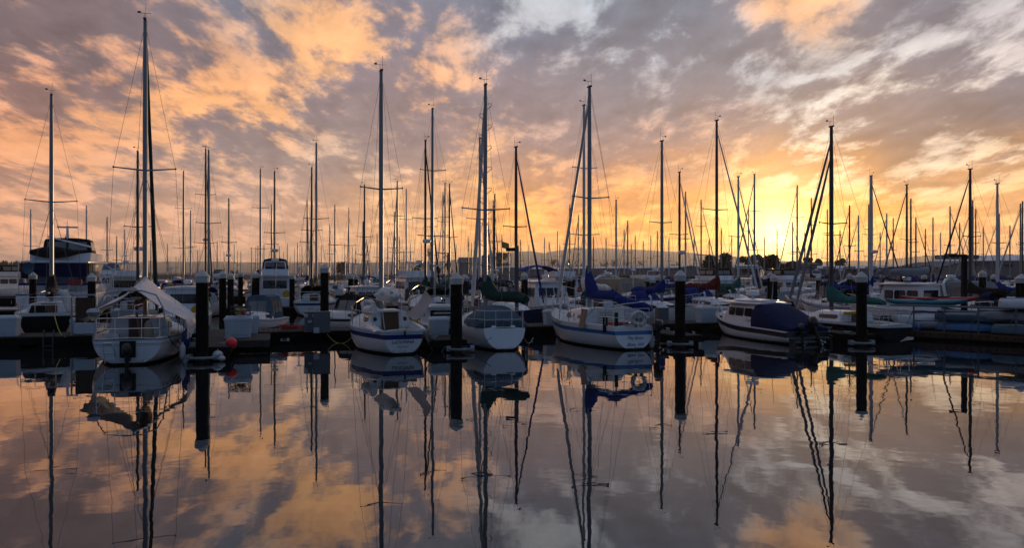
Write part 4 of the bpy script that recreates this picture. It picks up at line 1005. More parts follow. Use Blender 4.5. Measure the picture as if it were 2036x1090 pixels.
hang_fender('white fender at the starboard quarter of the blue-striped sailboat', *at(1296, 29.1), .02, .10, .6, None, .9)
hang_fender('small white fender under the bow of the blue-striped sailboat', *at(1109, 34.6), .02, .09, .4)

# --- S : pilothouse cruiser under navy canvas
h = -16; T = near_root('white pilothouse cruiser with black stripe, navy canvas and radar dome', 1606, 30.9, h, 'motorboat', 'cabin_cruiser')
HS = Hull(6.75, 2.2, .52, .58, .95, wt=.92, draft=.3, rake=.6, srake=0, zt=-.05, mx=.3, full=2.5, k=3.0, p=2.1)
q, ms = HS.mesh([(.04, white), (.25, stripe_black)], white, anti); q.build('hull', ms, T); HS.deck((.5, 2.9, .78, .22)).build('deck', deckm, T); rub_rail(T, HS)
q = MB(); prism(q, 2.35, 5.2, .86, .66, .56, 1.48, rf=.55, ra=0, ins=.10, crown=.04); c = q.build('pilothouse', white, T)
house_windows(T, c, 2.35, 5.2, .86, .66, .56, 1.48, .55, 0, .10, n=3, f0=.42, f1=.80, front=2, aft=0)
cabin_loft(MB_ := MB(), [(4.9, .72, .60, 1.0, .12, 0), (5.6, .55, .70, 1.02, .10, -.1), (6.2, .28, .85, .98, .06, -.2)]).build('fore_cabin', white, T)
roof_slab(T, 2.1, 4.95, .90, 1.48, .07); roof_slab(T, 2.4, 4.4, .62, 1.58, .06, name='roof_hatch')
q = MB(); sec = []
for (y, w_, z1) in ((-.08, .84, .72), (.35, .93, .86), (.9, .97, 1.08), (1.5, .98, 1.30), (2.05, .97, 1.47), (2.38, .95, 1.50)):
    sec.append([(w_+.05, y, .50), (w_+.03, y, .50+(z1-.5)*.6), (w_*.82, y, z1-.08), (w_*.4, y, z1+.02), (0, y, z1+.05), (-w_*.4, y, z1+.02), (-w_*.82, y, z1-.08), (-w_-.03, y, .50+(z1-.5)*.6), (-w_-.05, y, .50)])
q.loft(sec); q.build('cockpit_canvas', c_navy, T, sharp=60)
rd = radar(T, -.05, 3.7, 1.80, .27); MB().tube([(-.05, 3.7, 1.6), (-.05, 3.7, 1.82)], .05, 8).build('radar_post', steel, T)
text_part('maker_name', 'Garmin', .10, ink_blue, rd, lambda x, y, z: (-.05-.276*cos(x/.27-.5), 3.7-.276*sin(x/.27+.9)*1.0, 1.91+y)) if False else None
text_part('boat_name', 'Com', .22, ink_b, T, lambda x, y, z: (-(.875-.05*((.83+y)-.56)), 2.8-x, .80+y), shear=.3)
bow_rail(T, HS, .72, .5)
outboard(T, -.05, .50, .15, .9, tilt=-.5); outboard(T, -.05, .45, -.42, .62, tilt=-.2)
MB().box((0, -.16, .22), (1.7, .34, .08)).box((.82, -.2, .12), (.1, .3, .25)).box((-.82, -.2, .12), (.1, .3, .25)).build('swim_platform', stripe_black, T)
antenna(T, .5, 3.1, 1.6, 1.2)
MB().lathe([(.05, 0), (.05, .03), (.03, .04)], 12).build('porthole', glassm, T, loc=(-.60, 5.35, .82)).rotation_euler = (0, R(-90), R(20))

# --- U : black-hulled sailboat with teal cover
h = -16; T = near_root('black-hulled sailboat with a teal sail cover and a black mast', 1783, 32.2, h)
HU = Hull(7.4, 2.5, .66, .70, 1.05, wt=.62, draft=.4, rake=.9, srake=.15)
q, ms = HU.mesh([(.06, white), (.10, white)], black_hull, anti); q.build('hull', ms, T); HU.deck((.3, 2.3, .66, .40)).build('deck', deckm, T)
zd = .66; secs = [(2.3, .84, zd, zd+.42, .12, 0), (4.2, .78, zd, zd+.40, .12, 0), (5.4, .42, zd+.02, zd+.14, .06, -.2)]
c = cabin_loft(MB(), secs).build('cabin', white, T)
for sg in (1, -1): q = MB(); sidewin(q, secs, 2.6, 3.9, .3, .74, sg); q.build('window', glassm, c)
MB().box((0, 2.285, zd+.10), (.6, .05, .6)).build('companionway_door', teak, c)
mast_parts(T, 4.0, zd+.38, zat(252, 36.0), r=.095, mt=alu_d, spreaders=[(zat(445, 36.0), .72)], hl=HU, boom=(1.50, 3.3, None, 1), jib=(c_grey, zat(285, 36), .085))
cover_loft(MB_ := MB(), 4.0, 1.50, 3.3, h0=.95, h1=.30, w=.20, seed=2.2); MB_.build('sail_cover', c_teal, T)
q = MB(); a = Vector((0, 6.6, HU.zd(.9)+.2)); b = Vector((0, 4.1, zat(318, 36))); q.tube([a+(b-a)*i/8 for i in range(9)], [.05, .075, .075, .07, .07, .065, .06, .05, .03], 7); q.build('furled_staysail', c_grey, T)
rails(T, HU, posts=4)
cp_ = thing('crab_pot', 'square wire crab pot on the stern deck under the teal sail cover', 'crab pot', (*at(1697, 33.4), .72), .2)
q = MB()
for i in range(7):
    for zz in (0, .32): q.tube([(-.4+.133*i, -.25, zz), (-.4+.133*i, .25, zz)], .006, 3)
    q.tube([(-.4+.133*i, -.25, 0), (-.4+.133*i, -.25, .32)], .006, 3); q.tube([(-.4+.133*i, .25, 0), (-.4+.133*i, .25, .32)], .006, 3)
for zz in (0, .11, .22, .32):
    for y in (-.25, .25): q.tube([(-.4, y, zz), (.4, y, zz)], .007, 3)
q.build('wire_cage', rope_d, cp_); MB().ball((.15, 0, .1), .1).build('float', red_p, cp_); MB().box((-.1, 0, .38), (.5, .3, .1)).build('bait_box', yellow, cp_)

# --- A : black-hulled sailboat at far left
h = -27; T = near_root('black-hulled sailboat with white deck, black sail cover and tall mast at left', 90, 31.9, h)
HA = Hull(7.6, 2.6, 1.18, 1.10, 1.40, wt=.70, draft=.4, rake=1.0, srake=.2)
q, ms = HA.mesh([(.13, white)], black_hull, anti); q.build('hull', ms, T); HA.deck((.4, 2.5, .7, .7)).build('deck', deckm, T)
zd = 1.06; secs = [(2.5, .86, zd, zd+.42, .12, 0), (4.4, .80, zd, zd+.40, .12, 0), (5.6, .42, zd+.02, zd+.14, .06, -.2)]
c = cabin_loft(MB(), secs).build('cabin', white, T)
for sg in (1, -1): q = MB(); sidewin(q, secs, 2.8, 4.1, .3, .74, sg); q.build('window', glassm, c)
MB().box((0, 2.485, zd+.10), (.6, .05, .6)).build('companionway_door', teak, c)
mast_parts(T, 4.1, zd+.38, zat(190, 35.6), r=.09, spreaders=[(zat(402, 35.6), 1.0)], hl=HA, boom=(1.9, 3.0, None, 1))
cover_loft(MB_ := MB(), 4.1, 1.75, 1.6, h0=1.35, h1=.45, w=.24, seed=6.2); MB_.build('sail_cover', c_black, T)
text_part('boat_name', 'NORDIC', .15, ink_w, T, lambda x, y, z: (x-.1, (1.18-(.95+y))*.17-.012, .95+y)) if False else None
rails(T, HA, posts=3)
q = MB(); q.loft([[(.55+.3*i/6-.18, 1.6+.7*i/6*0, 2.05-.9*i/6), (.55+.3*i/6+.18, 1.7, 2.10-.9*i/6), (.55+.3*i/6+.16, 1.9, 2.0-.9*i/6), (.55+.3*i/6-.16, 1.8, 1.95-.9*i/6)] for i in range(7)]); q.build('rolled_sailcloth', c_white, T, sharp=180)
MB().box((-.3, .9, 1.25), (.75, .5, .45), taper=(.6, .7)).build('wheel_cover', c_black, T)
# ------------------------------------------------------------------ boats behind the front row
ORD = 'first second third fourth fifth sixth seventh eighth ninth tenth eleventh twelfth thirteenth fourteenth fifteenth sixteenth seventeenth eighteenth nineteenth twentieth'.split()
LM = [(-40, 'the left edge'), (102, 'the leftmost black cover'), (290, 'the silver tarp mast'), (402, 'the red buoy piling'), (522, 'the canvas-topped cuddy boat'), (645, 'the power cabinet piling'), (757, "the navy-striped boat's mast"),
      (907, 'the middle finger piling'), (963, 'the mast with steps'), (1028, 'the T-shaped lamp'), (1177, 'the big blue cover'), (1352, 'the lifebuoy-side piling'), (1518, 'the radar dome'), (1658, 'the tall black mast'), (1715, 'the teal-cover piling'), (1917, 'the black lamp post')]
BASE = Vector((-8.5, 32.2))
RECT = []     # (forward0, forward1, right0, right1) in dock coordinates
def fr(x, y): v = Vector((x, y))-BASE; return v.dot(FV), v.dot(RV)
def rect(loc, h, L, B):
    x, y = loc; q = []
    for a in (-.3, L+.3):
        for b in (-B/2, B/2):
            q.append(fr(x+a*sin(h)+b*cos(h), y+a*cos(h)-b*sin(h)))
    return (min(p[0] for p in q), max(p[0] for p in q), min(p[1] for p in q), max(p[1] for p in q))
def free(rc, walk=True):
    if walk:
        for s0, s1 in ((-.2, 2.5), (22.9, 25.1), (50.9, 53.1), (82.9, 85.1)):
            if rc[0] < s1 and rc[1] > s0: return False
    return all(rc[0] > r[1] or rc[1] < r[0] or rc[2] > r[3] or rc[3] < r[2] for r in RECT)
# ---- motor boats
def motorboat(label, px, d, h, L, style, name='motorboat', hull_m=white, band=None, group=None, canvas=c_navy, far=False, s=.86, fix=True):
    L *= .92
    hh = R(h); c = at(px, d); B = L*(.34 if L < 9 else .31)
    loc = (c[0]-sin(hh)*L/2, c[1]-cos(hh)*L/2)
    RECT.append(rect(loc, hh, L, B))
    T = thing(name, label, 'motorboat', loc, -hh, group)
    fs = {'cuddy': .085, 'express': .11, 'sedan': .11, 'trawler': .12, 'pilot': .10, 'skiff': .07}[style]*L*s
    fb = fs*1.55
    hl = mhull(T, L, B, fs, fb, hull_m, [(.05, hull_m), (.05+.16*L/8, band)] if band else [], wt=.9)
    if not far: rub_rail(T, hl)
    w = B*.40; z = fs
    if style == 'cuddy':
        cabin_loft(q := MB(), [(L*.46, w, z-.05, z+.34, .10, 0), (L*.68, w*.85, z+.05, z+.42, .12, -.1), (L*.88, w*.35, z+.25, z+.40, .10, -.1)]); cb = q.build('cabin', hull_m, T)
        for sg in (1, -1): q = MB(); sidewin(q, [(L*.46, w, z-.05, z+.34, .10, 0), (L*.68, w*.85, z+.05, z+.42, .12, -.1)], L*.5, L*.64, .3, .75, sg); q.build('window', glassm, cb)
        enclosure(T, L*.14, L*.56, w*1.02, z-.02, z+1.15, canvas, rf=.55, ra=.15, n=3, name='canvas_enclosure')
        bow_rail(T, hl, .5, .45); outboard(T, -.05, z*.7, 0, .9)
    elif style == 'express':
        cabin_loft(q := MB(), [(L*.40, w, z, z+.55, .14, 0), (L*.62, w*.9, z+.05, z+.60, .18, -.2), (L*.88, w*.35, z+.25, z+.42, .10, -.1)]); cb = q.build('cabin', hull_m, T)
        for sg in (1, -1): q = MB(); sidewin(q, [(L*.40, w, z, z+.55, .14, 0), (L*.62, w*.9, z+.05, z+.60, .18, -.2)], L*.43, L*.60, .3, .7, sg); q.build('window', glassm, cb)
        enclosure(T, L*.10, L*.52, w*1.0, z, z+1.45, canvas, rf=.6, ra=.2, n=3)
        q = MB(); q.tube([(-w*1.05, L*.22, z), (-w*.98, L*.18, z+1.35), (-w*.5, L*.16, z+1.62), (w*.5, L*.16, z+1.62), (w*.98, L*.18, z+1.35), (w*1.05, L*.22, z)], .09, 6); q.build('radar_arch', white, T)
        radar(T, 0, L*.16, z+1.68, .25); bow_rail(T, hl, .5, .5)
    else:
        hz = {'sedan': 1.75, 'trawler': 1.85, 'pilot': 1.75, 'skiff': 1.4}[style]*min(1, L/8)*s
        y0, y1 = {'sedan': (.20, .64), 'trawler': (.16, .66), 'pilot': (.36, .70), 'skiff': (.42, .66)}[style]; y0 *= L; y1 *= L
        rf = .55*s
        prism(q := MB(), y0, y1, w, w*.92, z-.05, z+hz, rf=rf, ra=0, ins=.10); hs = q.build('deckhouse', hull_m if hull_m in (white, white2) else white, T)
        house_windows(T, hs, y0, y1, w, w*.92, z-.05, z+hz, rf, 0, .10, n=2 if far else 3, f0=.45, f1=.80, front=3, aft=1)
        if style != 'skiff':
            cabin_loft(q := MB(), [(y1-.5, w*.85, z, z+.5, .12, 0), (L*.80, w*.6, z+.15, z+.52, .12, -.1), (L*.90, w*.3, z+.3, z+.45, .08, -.1)]); q.build('fore_cabin', hull_m, T)
        ro = roof_slab(T, y0-(.9 if style != 'pilot' else .25)*s, y1-rf+.30, w*1.04, z+hz, .08)
        bow_rail(T, hl, .55, .5)
        if style in ('sedan', 'trawler'):
            zf = z+hz+.10
            q = MB(); q.loft([[(w*.8, y, zf), (w*.86, y, zf+.48*s), (-w*.86, y, zf+.48*s), (-w*.8, y, zf)] for y in (y0+.3, y0+.5, y1-rf-.4)]); q.loft([[(w*.8, y1-rf-.4, zf), (w*.86, y1-rf-.4, zf+.48*s), (-w*.86, y1-rf-.4, zf+.48*s), (-w*.8, y1-rf-.4, zf)], [(w*.6, y1-rf+.0, zf), (w*.6, y1-rf-.15, zf+.5*s), (-w*.6, y1-rf-.15, zf+.5*s), (-w*.6, y1-rf, zf)]]); fbm = q.build('flybridge', white, T)
            if canvas: enclosure(T, y0+.5, y1-rf-.35, w*.84, zf+.42*s, zf+1.30*s, canvas, rf=.3, ra=.2, n=2)
            q = MB(); q.tube([(-w*.7, y0+.4, zf), (-w*.6, y0+.25, zf+1.1*s), (w*.6, y0+.25, zf+1.1*s), (w*.7, y0+.4, zf)], .05, 5); q.build('radar_arch', white, T); radar(T, 0, y0+.25, zf+1.12*s, .26)
        else: radar(T, 0, (y0+y1)/2, z+hz+.22, .2) if not far else None
        antenna(T, w*.7, y0+.4, z+hz, 2.2)
        if style in ('pilot', 'skiff'): outboard(T, -.05, z*.75, 0, .9)
    if not far:
        rr = random.Random(int(px*13)); zt_ = z+.9
        if rr.random() < .6: MB().lathe([(.10, 0), (.26, .02), (.26, .06), (.1, .08)], 14).build('life_ring', rr.choice((yellow, fender, red_p)), T, loc=(w*.7, L*.10, z+.3)).rotation_euler = (R(90), 0, 0)
        for k in range(rr.randrange(1, 4)): antenna(T, rr.uniform(-w, w)*.8, L*rr.uniform(.2, .45), z+1.2, rr.uniform(1.2, 2.6))
        if rr.random() < .6:
            q = MB(); q.tube([(-w, .2, z), (-w, .2, z+.6), (w, .2, z+.6), (w, .2, z)], .02, 5); q.build('stern_rail', steel, T)
        MB().box((0, L*.80, hl.zd(.80)+.10+.18), (.55, .5, .05), taper=(.9, .9)).build('fore_hatch', glassm, T)
    return T, hl
GM = 'motorboats among the sailboats'
# big motor yacht at left
hh = R(-20); L = 13.0; c = at(133, 56); loc = (c[0]-sin(hh)*L*.35, c[1]-cos(hh)*L*.35); B = 4.7; RECT.append(rect(loc, hh, L, B))
T = thing('motor_yacht', 'big white motor yacht with canvas flybridge and dark covered tender at left', 'motor yacht', loc, -hh)
hl = mhull(T, L, B, 1.45, 2.3, white, [(.06, white), (.14, stripe_navy)], wt=.92); rub_rail(T, hl, stripe_navy, .1)
prism(q := MB(), 2.6, 9.4, 1.75, 1.6, 1.4, 3.45, rf=1.0, ra=0, ins=.12); hs = q.build('deckhouse', white, T)
house_windows(T, hs, 2.6, 9.4, 1.75, 1.6, 1.4, 3.45, 1.0, 0, .12, n=4, f0=.36, f1=.86, front=3, aft=3)
roof_slab(T, .3, 9.0, 2.25, 3.45, .10, name='boat_deck')
q = MB(); 
for sg in (1, -1):
    for y in (.5, 2.0): q.tube([(sg*2.1, y, 1.4), (sg*2.1, y, 3.47)], .035, 5)
q.build('deck_posts', steel, T)
for sg in (1, -1): MB().box((sg*1.95, 1.4, 2.9), (.05, 2.1, 1.0)).build('side_shade_panel', c_black, T)  # black panels added for the dark under the boat deck
MB().box((0, .55, 2.95), (3.6, .05, .9)).build('aft_shade_panel', c_navy, T)  # navy panel added to darken the open stern below the deck
q = MB(); q.loft([[(1.75, y, 3.56), (1.8, y, 4.15), (-1.8, y, 4.15), (-1.75, y, 3.56)] for y in (2.4, 4.6, 7.8)]); q.build('flybridge', white, T)
enclosure(T, 4.7, 7.9, 1.55, 4.1, 5.15, c_black, rf=.7, ra=.1, n=3)
q = MB(); q.loft([[(.62*sin(pi*min(1, (i+.6)/5))*cos(a)*1.0, 1.0+i*.62, 3.95+.42*sin(a)*sin(pi*min(1, (i+.6)/5))+.2) for a in [2*pi*k/10 for k in range(10)]] for i in range(6)]); q.v = [(y*1.15-2.9, x+2.0, z) for x, y, z in q.v]; q.build('covered_tender', c_black, T)
q = MB(); q.tube([(0, 4.9, 5.2), (0, 4.8, 6.1)], [.12, .07], 8); q.box((0, 4.8, 6.0), (1.3, .14, .12)); q.tube([(-1.2, 4.7, 5.3), (1.6, 4.2, 4.6)], .06, 6); q.tube([(0, 4.7, 5.9), (0, 4.7, 6.5)], .02, 4); q.build('radar_mast', white, T)
bow_rail(T, hl, .35, .75)
q = MB(); q.tube([(-2.0, .1, 2.05), (2.0, .1, 2.05)], .09, 6); q.tube([(2.05, .15, 2.05), (2.1, 4.5, 2.1)], .09, 6); q.build('rail_covers', c_blue, T)
for k in range(3): MB().box((-.9+.9*k, -.02, .75), (.28, .06, .16)).build('stern_vent', glassm, T)
dn = thing('dinghy_board', 'red board standing at the stern rail of the big motor yacht', 'board', (*at(148, 50.3), 2.0), .3); MB().box((0, 0, .2), (.85, .05, .32)).build('panel', red_p, dn)
MB().tube([(-.3, .03, -.3), (-.3, .03, .1)], .02, 5).build('bracket', steel, dn)

motorboat('white motor yacht at the far left, alone across open water', 24, 92, 15, 10, 'sedan', canvas=c_black, group=GM)
motorboat('pilothouse motorboat with bluish windows right of the silver tarp', 372, 42, -17, 8.0, 'pilot', group=GM, s=.84)
motorboat('white flybridge cruiser with tall radar arch behind the silver tarp mast', 262, 66, -17, 11, 'sedan', group=GM, canvas=None)
motorboat('white cruiser seen between the big motor yacht and the tarp mast', 222, 88, 160, 10, 'trawler', group=GM, canvas=c_grey)
T, hl = motorboat('small white cuddy boat with navy canvas enclosure, bow toward the camera', 512, 40.0, 178, 6.2, 'cuddy', group=GM, canvas=c_slate)
motorboat('white flybridge trawler with dark awning between two lone pilings', 549, 61, -15, 10, 'trawler', group=GM, canvas=c_navy)
motorboat('cream open cuddy with dark canvas left of the navy-striped sailboat', 690, 40.5, 205, 6.6, 'cuddy', hull_m=white2, band=stripe_black, group=GM, canvas=c_black)
motorboat('white pilothouse boat just left of the navy-striped boat\'s mast', 728, 49, 160, 7.5, 'pilot', group=GM)
motorboat('white flybridge cruiser above the striped cloth', 818, 62, -20, 10.5, 'sedan', group=GM, canvas=None)
motorboat('small white cabin boat behind the middle finger dock box', 872, 39.5, -17, 6.2, 'skiff', group=GM, s=.8)
motorboat('white cabin boat with navy roof edge right of the T-shaped lamp', 1082, 47, 165, 8.0, 'pilot', band=None, group=GM, s=.95)
T, hl = motorboat("white flybridge boat lettered 'ROSIE' on its upper rail", 1105, 76, -17, 10.5, 'sedan', group=GM, canvas=None)
text_part('boat_name', 'ROSIE', .52, ink_b, T, lambda x, y, z: (x, 2.25+.22, 3.35+y), spacing=1.1)
T, hl = motorboat('white boat under an arched blue bimini left of the ROSIE boat', 1057, 70, -17, 8.5, 'express', group=GM, canvas=None) if False else motorboat('white boat under an arched blue bimini left of the ROSIE boat', 1057, 70, -17, 8.5, 'skiff', group=GM)
hoop_canvas(T, 1.0, 3.8, 1.5, 1.0, 3.15, c_blue, bulge=.3)
motorboat('motor cruiser with tan canvas enclosure behind the folded blue bimini', 1262, 51, 155, 10.5, 'express', group=GM, canvas=c_tan, band=stripe_navy)
motorboat('tall white flybridge boat behind the tan canvas enclosure', 1277, 80, -17, 11, 'sedan', group=GM, canvas=None, s=.72)
motorboat('white flybridge yacht with clear curtains before the round trees', 1432, 74, 163, 11, 'sedan', group=GM, canvas=c_black, s=.72)
motorboat('white flybridge yacht with clear curtains right of the radar dome', 1565, 80, 165, 11, 'sedan', group=GM, canvas=c_black, s=.72)
motorboat('white cruiser with blue trim between the two curtained flybridge yachts', 1492, 92, 163, 10.5, 'pilot', group=GM, canvas=c_blue, s=.75)
T, hl = motorboat('white hardtop boat behind the kayaks with a long flat roof', 1812, 44.5, -35, 8.5, 'pilot', group=GM, s=.85)
motorboat('white cruiser with many rails left of the right edge', 1978, 47, 150, 8.5, 'express', group=GM, canvas=c_grey)
motorboat('white cruiser in front of the long warehouse beyond the kayaks', 1895, 74, 163, 9, 'pilot', group=GM, canvas=None, s=.7)
motorboat('small boat hidden behind the tall grey board at left', 118, 44, -17, 6.5, 'pilot', group=GM) if False else None
# ---- sailboats, one for every mast
near_rects = [(254, 23.9, -19, 7.3), (803, 26.9, -22, 6.4), (1003, 28.5, -14, 6.2), (1259, 28.8, -20, 7.2), (1606, 30.9, -13, 6.8), (1783, 32.2, -16, 7.4), (103, 31.9, -24, 7.6)]
for px, d, h, L in near_rects: RECT.append(rect(at(px, d), R(h), L, 2.7))
MAST = [(61,416),(172,409),(213,431),(248,457),(274,302),(333,484),(365,341),(379,418),(393,498),(409,297),(415,300),(432,481),(455,394),(446,501),(466,485),(473,498),(479,498),(500,491),(509,490),(355,513),(350,510),
 (518,337),(546,342),(540,406),(620,334),(629,286),(611,396),(666,407),(656,446),(694,413),(725,368),(722,440),(790,361),(785,421),(808,375),(846,280),(860,217),(857,398),(881,382),(885,365),(894,367),(954,276),(981,398),(984,387),(931,469),(938,482),(974,466),(998,467),
 (1012,484),(750,464),(771,469),(794,470),(730,476),(686,482),(707,494),(701,491),(639,487),(592,482),(601,491),(572,484),(586,494),(577,510),(564,501),(556,490),(549,495),(525,487),(513,488),(816,486),(907,485),(803,495),(838,482),
 (1026,293),(1035,476),(1052,484),(1083,472),(1092,479),(1109,459),(1113,487),(1133,407),(1150,427),(1161,210),(1225,399),(1205,473),(1241,456),(1248,438),(1255,485),(1263,468),(1279,479),(1294,469),(1307,459),(1316,281),(1351,343),(1363,381),(1394,397),(1425,240),(1434,453),(1468,352),(1500,347),(1488,412),
 (1576,441),(1585,368),(1613,393),(1645,416),(1653,341),(1689,408),(1707,428),(1732,350),(1727,406),(1763,424),(1776,433),(1803,368),(1811,395),(1821,432),(1855,432),(1889,410),(1908,443),(1929,337),(1934,398),(1940,415),(1983,366),(1987,425),(2029,405),(2033,400),
 (1520,470),(1545,455),(1600,462),(1670,458),(1750,462),(1840,455),(1870,462),(1955,452),(2008,448),(300,478),(160,480),(130,470),(90,478),(232,470),(1180,470),(1330,474),(1380,470),(1410,476),(1455,468)]
SPEC = {  # photo column of the mast: fixed distance, heading, hull, cover, jib, mast material, spread
 274: dict(h=-17, cover=c_tan, mastm=alu_d), 409: dict(cover=c_navy, jib=c_navy, mastm=alu_d), 415: dict(cover=c_navy, mastm=alu),
 518: dict(cover=c_blue, h=163), 546: dict(cover=c_navy), 629: dict(d=55, h=-10, cover=c_black, band=stripe_navy, dodger=c_black), 620: dict(d=61, h=-17, cover=c_navy, mastm=alu_d), 455: dict(cover=c_green), 725: dict(cover=c_navy),
 846: dict(cover=c_green, jib=c_black, mastm=alu_d), 860: dict(d=45.5, h=-17, cover=c_green, dodger=c_green), 881: dict(cover=c_blue, mastm=alu), 954: dict(cover=c_navy, mastm=alu_l), 984: dict(cover=c_blue),
 1026: dict(d=41.4, h=153, hull=navy_hull, cover=None, rail=True), 1161: dict(d=45.0, h=-17, mastm=alu_l, cover=c_white), 1316: dict(d=43.0, h=155, cover=c_blue, dodger=c_blue), 1425: dict(d=45.5, h=158, cover=c_red, band=stripe_black, mastm=alu_d),
 1351: dict(cover=c_blue, jib=alu_l, h=163), 1468: dict(jib=alu_l, cover=c_teal, h=163), 1500: dict(jib=c_grey, cover=c_navy, h=-17), 1394: dict(jib=alu_l), 1363: dict(jib=alu_l, cover=c_blue), 1585: dict(cover=c_tan), 1732: dict(cover=c_blue, mastm=alu_l, r=.14), 1689: dict(cover=c_navy),
 1803: dict(jib=c_grey, cover=c_blue, h=-17), 1811: dict(cover=c_blue), 1821: dict(jib=c_navy, h=163), 1889: dict(cover=c_blue, jib=c_grey), 1929: dict(d=46, h=-17, cover=c_black, mastm=alu_d, hull=green_hull), 1983: dict(cover=c_blue, mastm=alu_l, d=50), 2029: dict(jib=alu_l, h=-17), 1934: dict(jib=c_grey, h=-17), 894: dict(jib=c_black, h=163), 1653: dict(d=52, mastm=alu_l)}
CN = {c_navy.name: 'navy', c_blue.name: 'blue', c_green.name: 'dark green', c_teal.name: 'teal', c_red.name: 'maroon', c_tan.name: 'tan', c_black.name: 'black', c_grey.name: 'grey', c_white.name: 'white'}
HN_ = {white.name: 'white', white2.name: 'cream', grey_hull.name: 'grey', navy_hull.name: 'navy-hulled', green_hull.name: 'green-hulled', red_hull.name: 'maroon-hulled', black_hull.name: 'black-hulled'}
cnt = {}; rg = random.Random(21)
order = sorted(range(len(MAST)), key=lambda i: MAST[i][0])
labels = {}
for i in order:
    px = MAST[i][0]
    lm = max(k for k in range(len(LM)) if LM[k][0] < px or k == 0); cnt[lm] = cnt.get(lm, 0)+1
    labels[i] = (ORD[min(19, cnt[lm]-1)], LM[lm][1])
for i in sorted(range(len(MAST)), key=lambda i: (MAST[i][0] not in SPEC, MAST[i][1])):
    px, yt = MAST[i]; sp = SPEC.get(px, {})
    base = 11.2 if yt < 420 else (9.9 if yt < 470 else 8.6)
    best = None
    for tr in range(60):
        H = base*(1+(rg.random()-.5)*(.08 if tr < 8 else .36))
        d = sp.get('d') or FPX*(H-CAMZ)/(HY-yt)
        ztop = zat(yt, d); L = min(10.5, max(6.2, ztop*.74))
        h = R(sp.get('h', rg.choice((-17, 163))+rg.uniform(-4, 4))); m = at(px, d)
        loc = (m[0]-sin(h)*L*.54, m[1]-cos(h)*L*.54); rc = rect(loc, h, L, L*.33)
        best = (loc, h, L, ztop, d, rc)
        if 'd' in sp or (d > 42 and free(rc, d < 110)): break
    loc, h, L, ztop, d, rc = best; RECT.append(rc)
    far = d > 85
    hull = sp.get('hull', rg.choices((white, white2, grey_hull, navy_hull, green_hull, red_hull), (66, 12, 6, 8, 4, 3))[0])
    cover = sp['cover'] if 'cover' in sp else rg.choices((c_navy, c_blue, c_green, c_teal, c_red, c_tan, c_black, c_grey, None), (22, 26, 10, 7, 3, 8, 5, 7, 14))[0]
    jib = sp.get('jib', rg.choices((None, alu_l, c_blue, c_grey, c_navy), (64, 18, 4, 9, 5))[0]) if sp.get('jib', 0) is not None else None
    mastm = sp.get('mastm', rg.choices((alu, alu_l, alu_d, wood_mast), (62, 14, 20, 4))[0])
    band = sp.get('band', rg.choice((None, None, stripe_navy, stripe_blue)) if hull is white else None)
    o, lm = labels[i]
    sp.setdefault('radar', px in (546, 846, 409, 455, 1732, 274, 1351))
    side = 'left of' if False else 'right of'
    lab = f"{'far ' if far else ''}{HN_[hull.name]} sailboat, {(CN[cover.name]+' sail cover') if cover else 'bare boom'}, {o} mast {side} {lm}"
    bo = sailboat(lab, loc, h, L, ztop, hull, band, cover, jib, mastm, sp=2 if ztop > 11.8 else 1, group='sailboats moored behind the front row', r=sp.get('r', .085 if d < 70 else .10), dodger=sp.get('dodger', rg.choice((None, None, c_navy, c_blue, c_green)) if not far else None), far=far, rail=d < 130)
    if sp['radar']:
        zr = L*.12+(ztop-L*.12)*.36; radar(bo, 0, L*.54+.34, zr, .27); MB().box((0, L*.54+.2, zr), (.08, .4, .06)).build('radar_bracket', alu_d, bo)
# ---- motor boats that fill the gaps between the masts
kinds = [('sedan', 'flybridge motorboat'), ('trawler', 'trawler'), ('pilot', 'pilothouse boat'), ('express', 'canvas-topped cruiser'), ('cuddy', 'small cuddy boat'), ('skiff', 'small cabin boat')]
cand = []; rg = random.Random(5); tries = 0
while len(cand) < 74 and tries < 9000:
    tries += 1
    px = rg.uniform(60, 2030); d = 52*math.exp(rg.random()*1.15); st = rg.choices(kinds, (6, 4, 26, 24, 20, 20))[0]
    L = {'sedan': 9.6, 'trawler': 9.8, 'pilot': 7.8, 'express': 8.6, 'cuddy': 7, 'skiff': 6.6}[st[0]]*rg.uniform(.92, 1.08); h = rg.choice((-17, 163))+rg.uniform(-4, 4)
    if px < 165 or (d < 75 and 555 < px < 605): continue
    hh = R(h); c = at(px, d); loc = (c[0]-sin(hh)*L/2, c[1]-cos(hh)*L/2); rc = rect(loc, hh, L, L*.35)
    if not free(rc, d < 110): continue
    RECT.append(rc); cand.append((px, d, h, L, st, rg.choice((c_navy, c_blue, c_black, c_grey, None))))
cand.sort(); cnt = {}
for px, d, h, L, st, cv in cand:
    lm = max(k for k in range(len(LM)) if LM[k][0] < px or k == 0); key = (lm, st[1]); cnt[key] = cnt.get(key, 0)+1
    if st[0] in ('express', 'cuddy') and cv is None: cv = c_navy
    RECT.pop(0)
    motorboat(f"{st[1]} in the crowd behind, {ORD[cnt[key]-1]} such right of {LM[lm][1]}", px, d, h, L, st[0], group='motorboats filling the rows behind', canvas=cv, far=d > 80, s=.74, hull_m=(white, white, navy_hull, white2, grey_hull, white)[int(px) % 6], band=(None, stripe_navy, None, stripe_blue)[int(px) % 4])
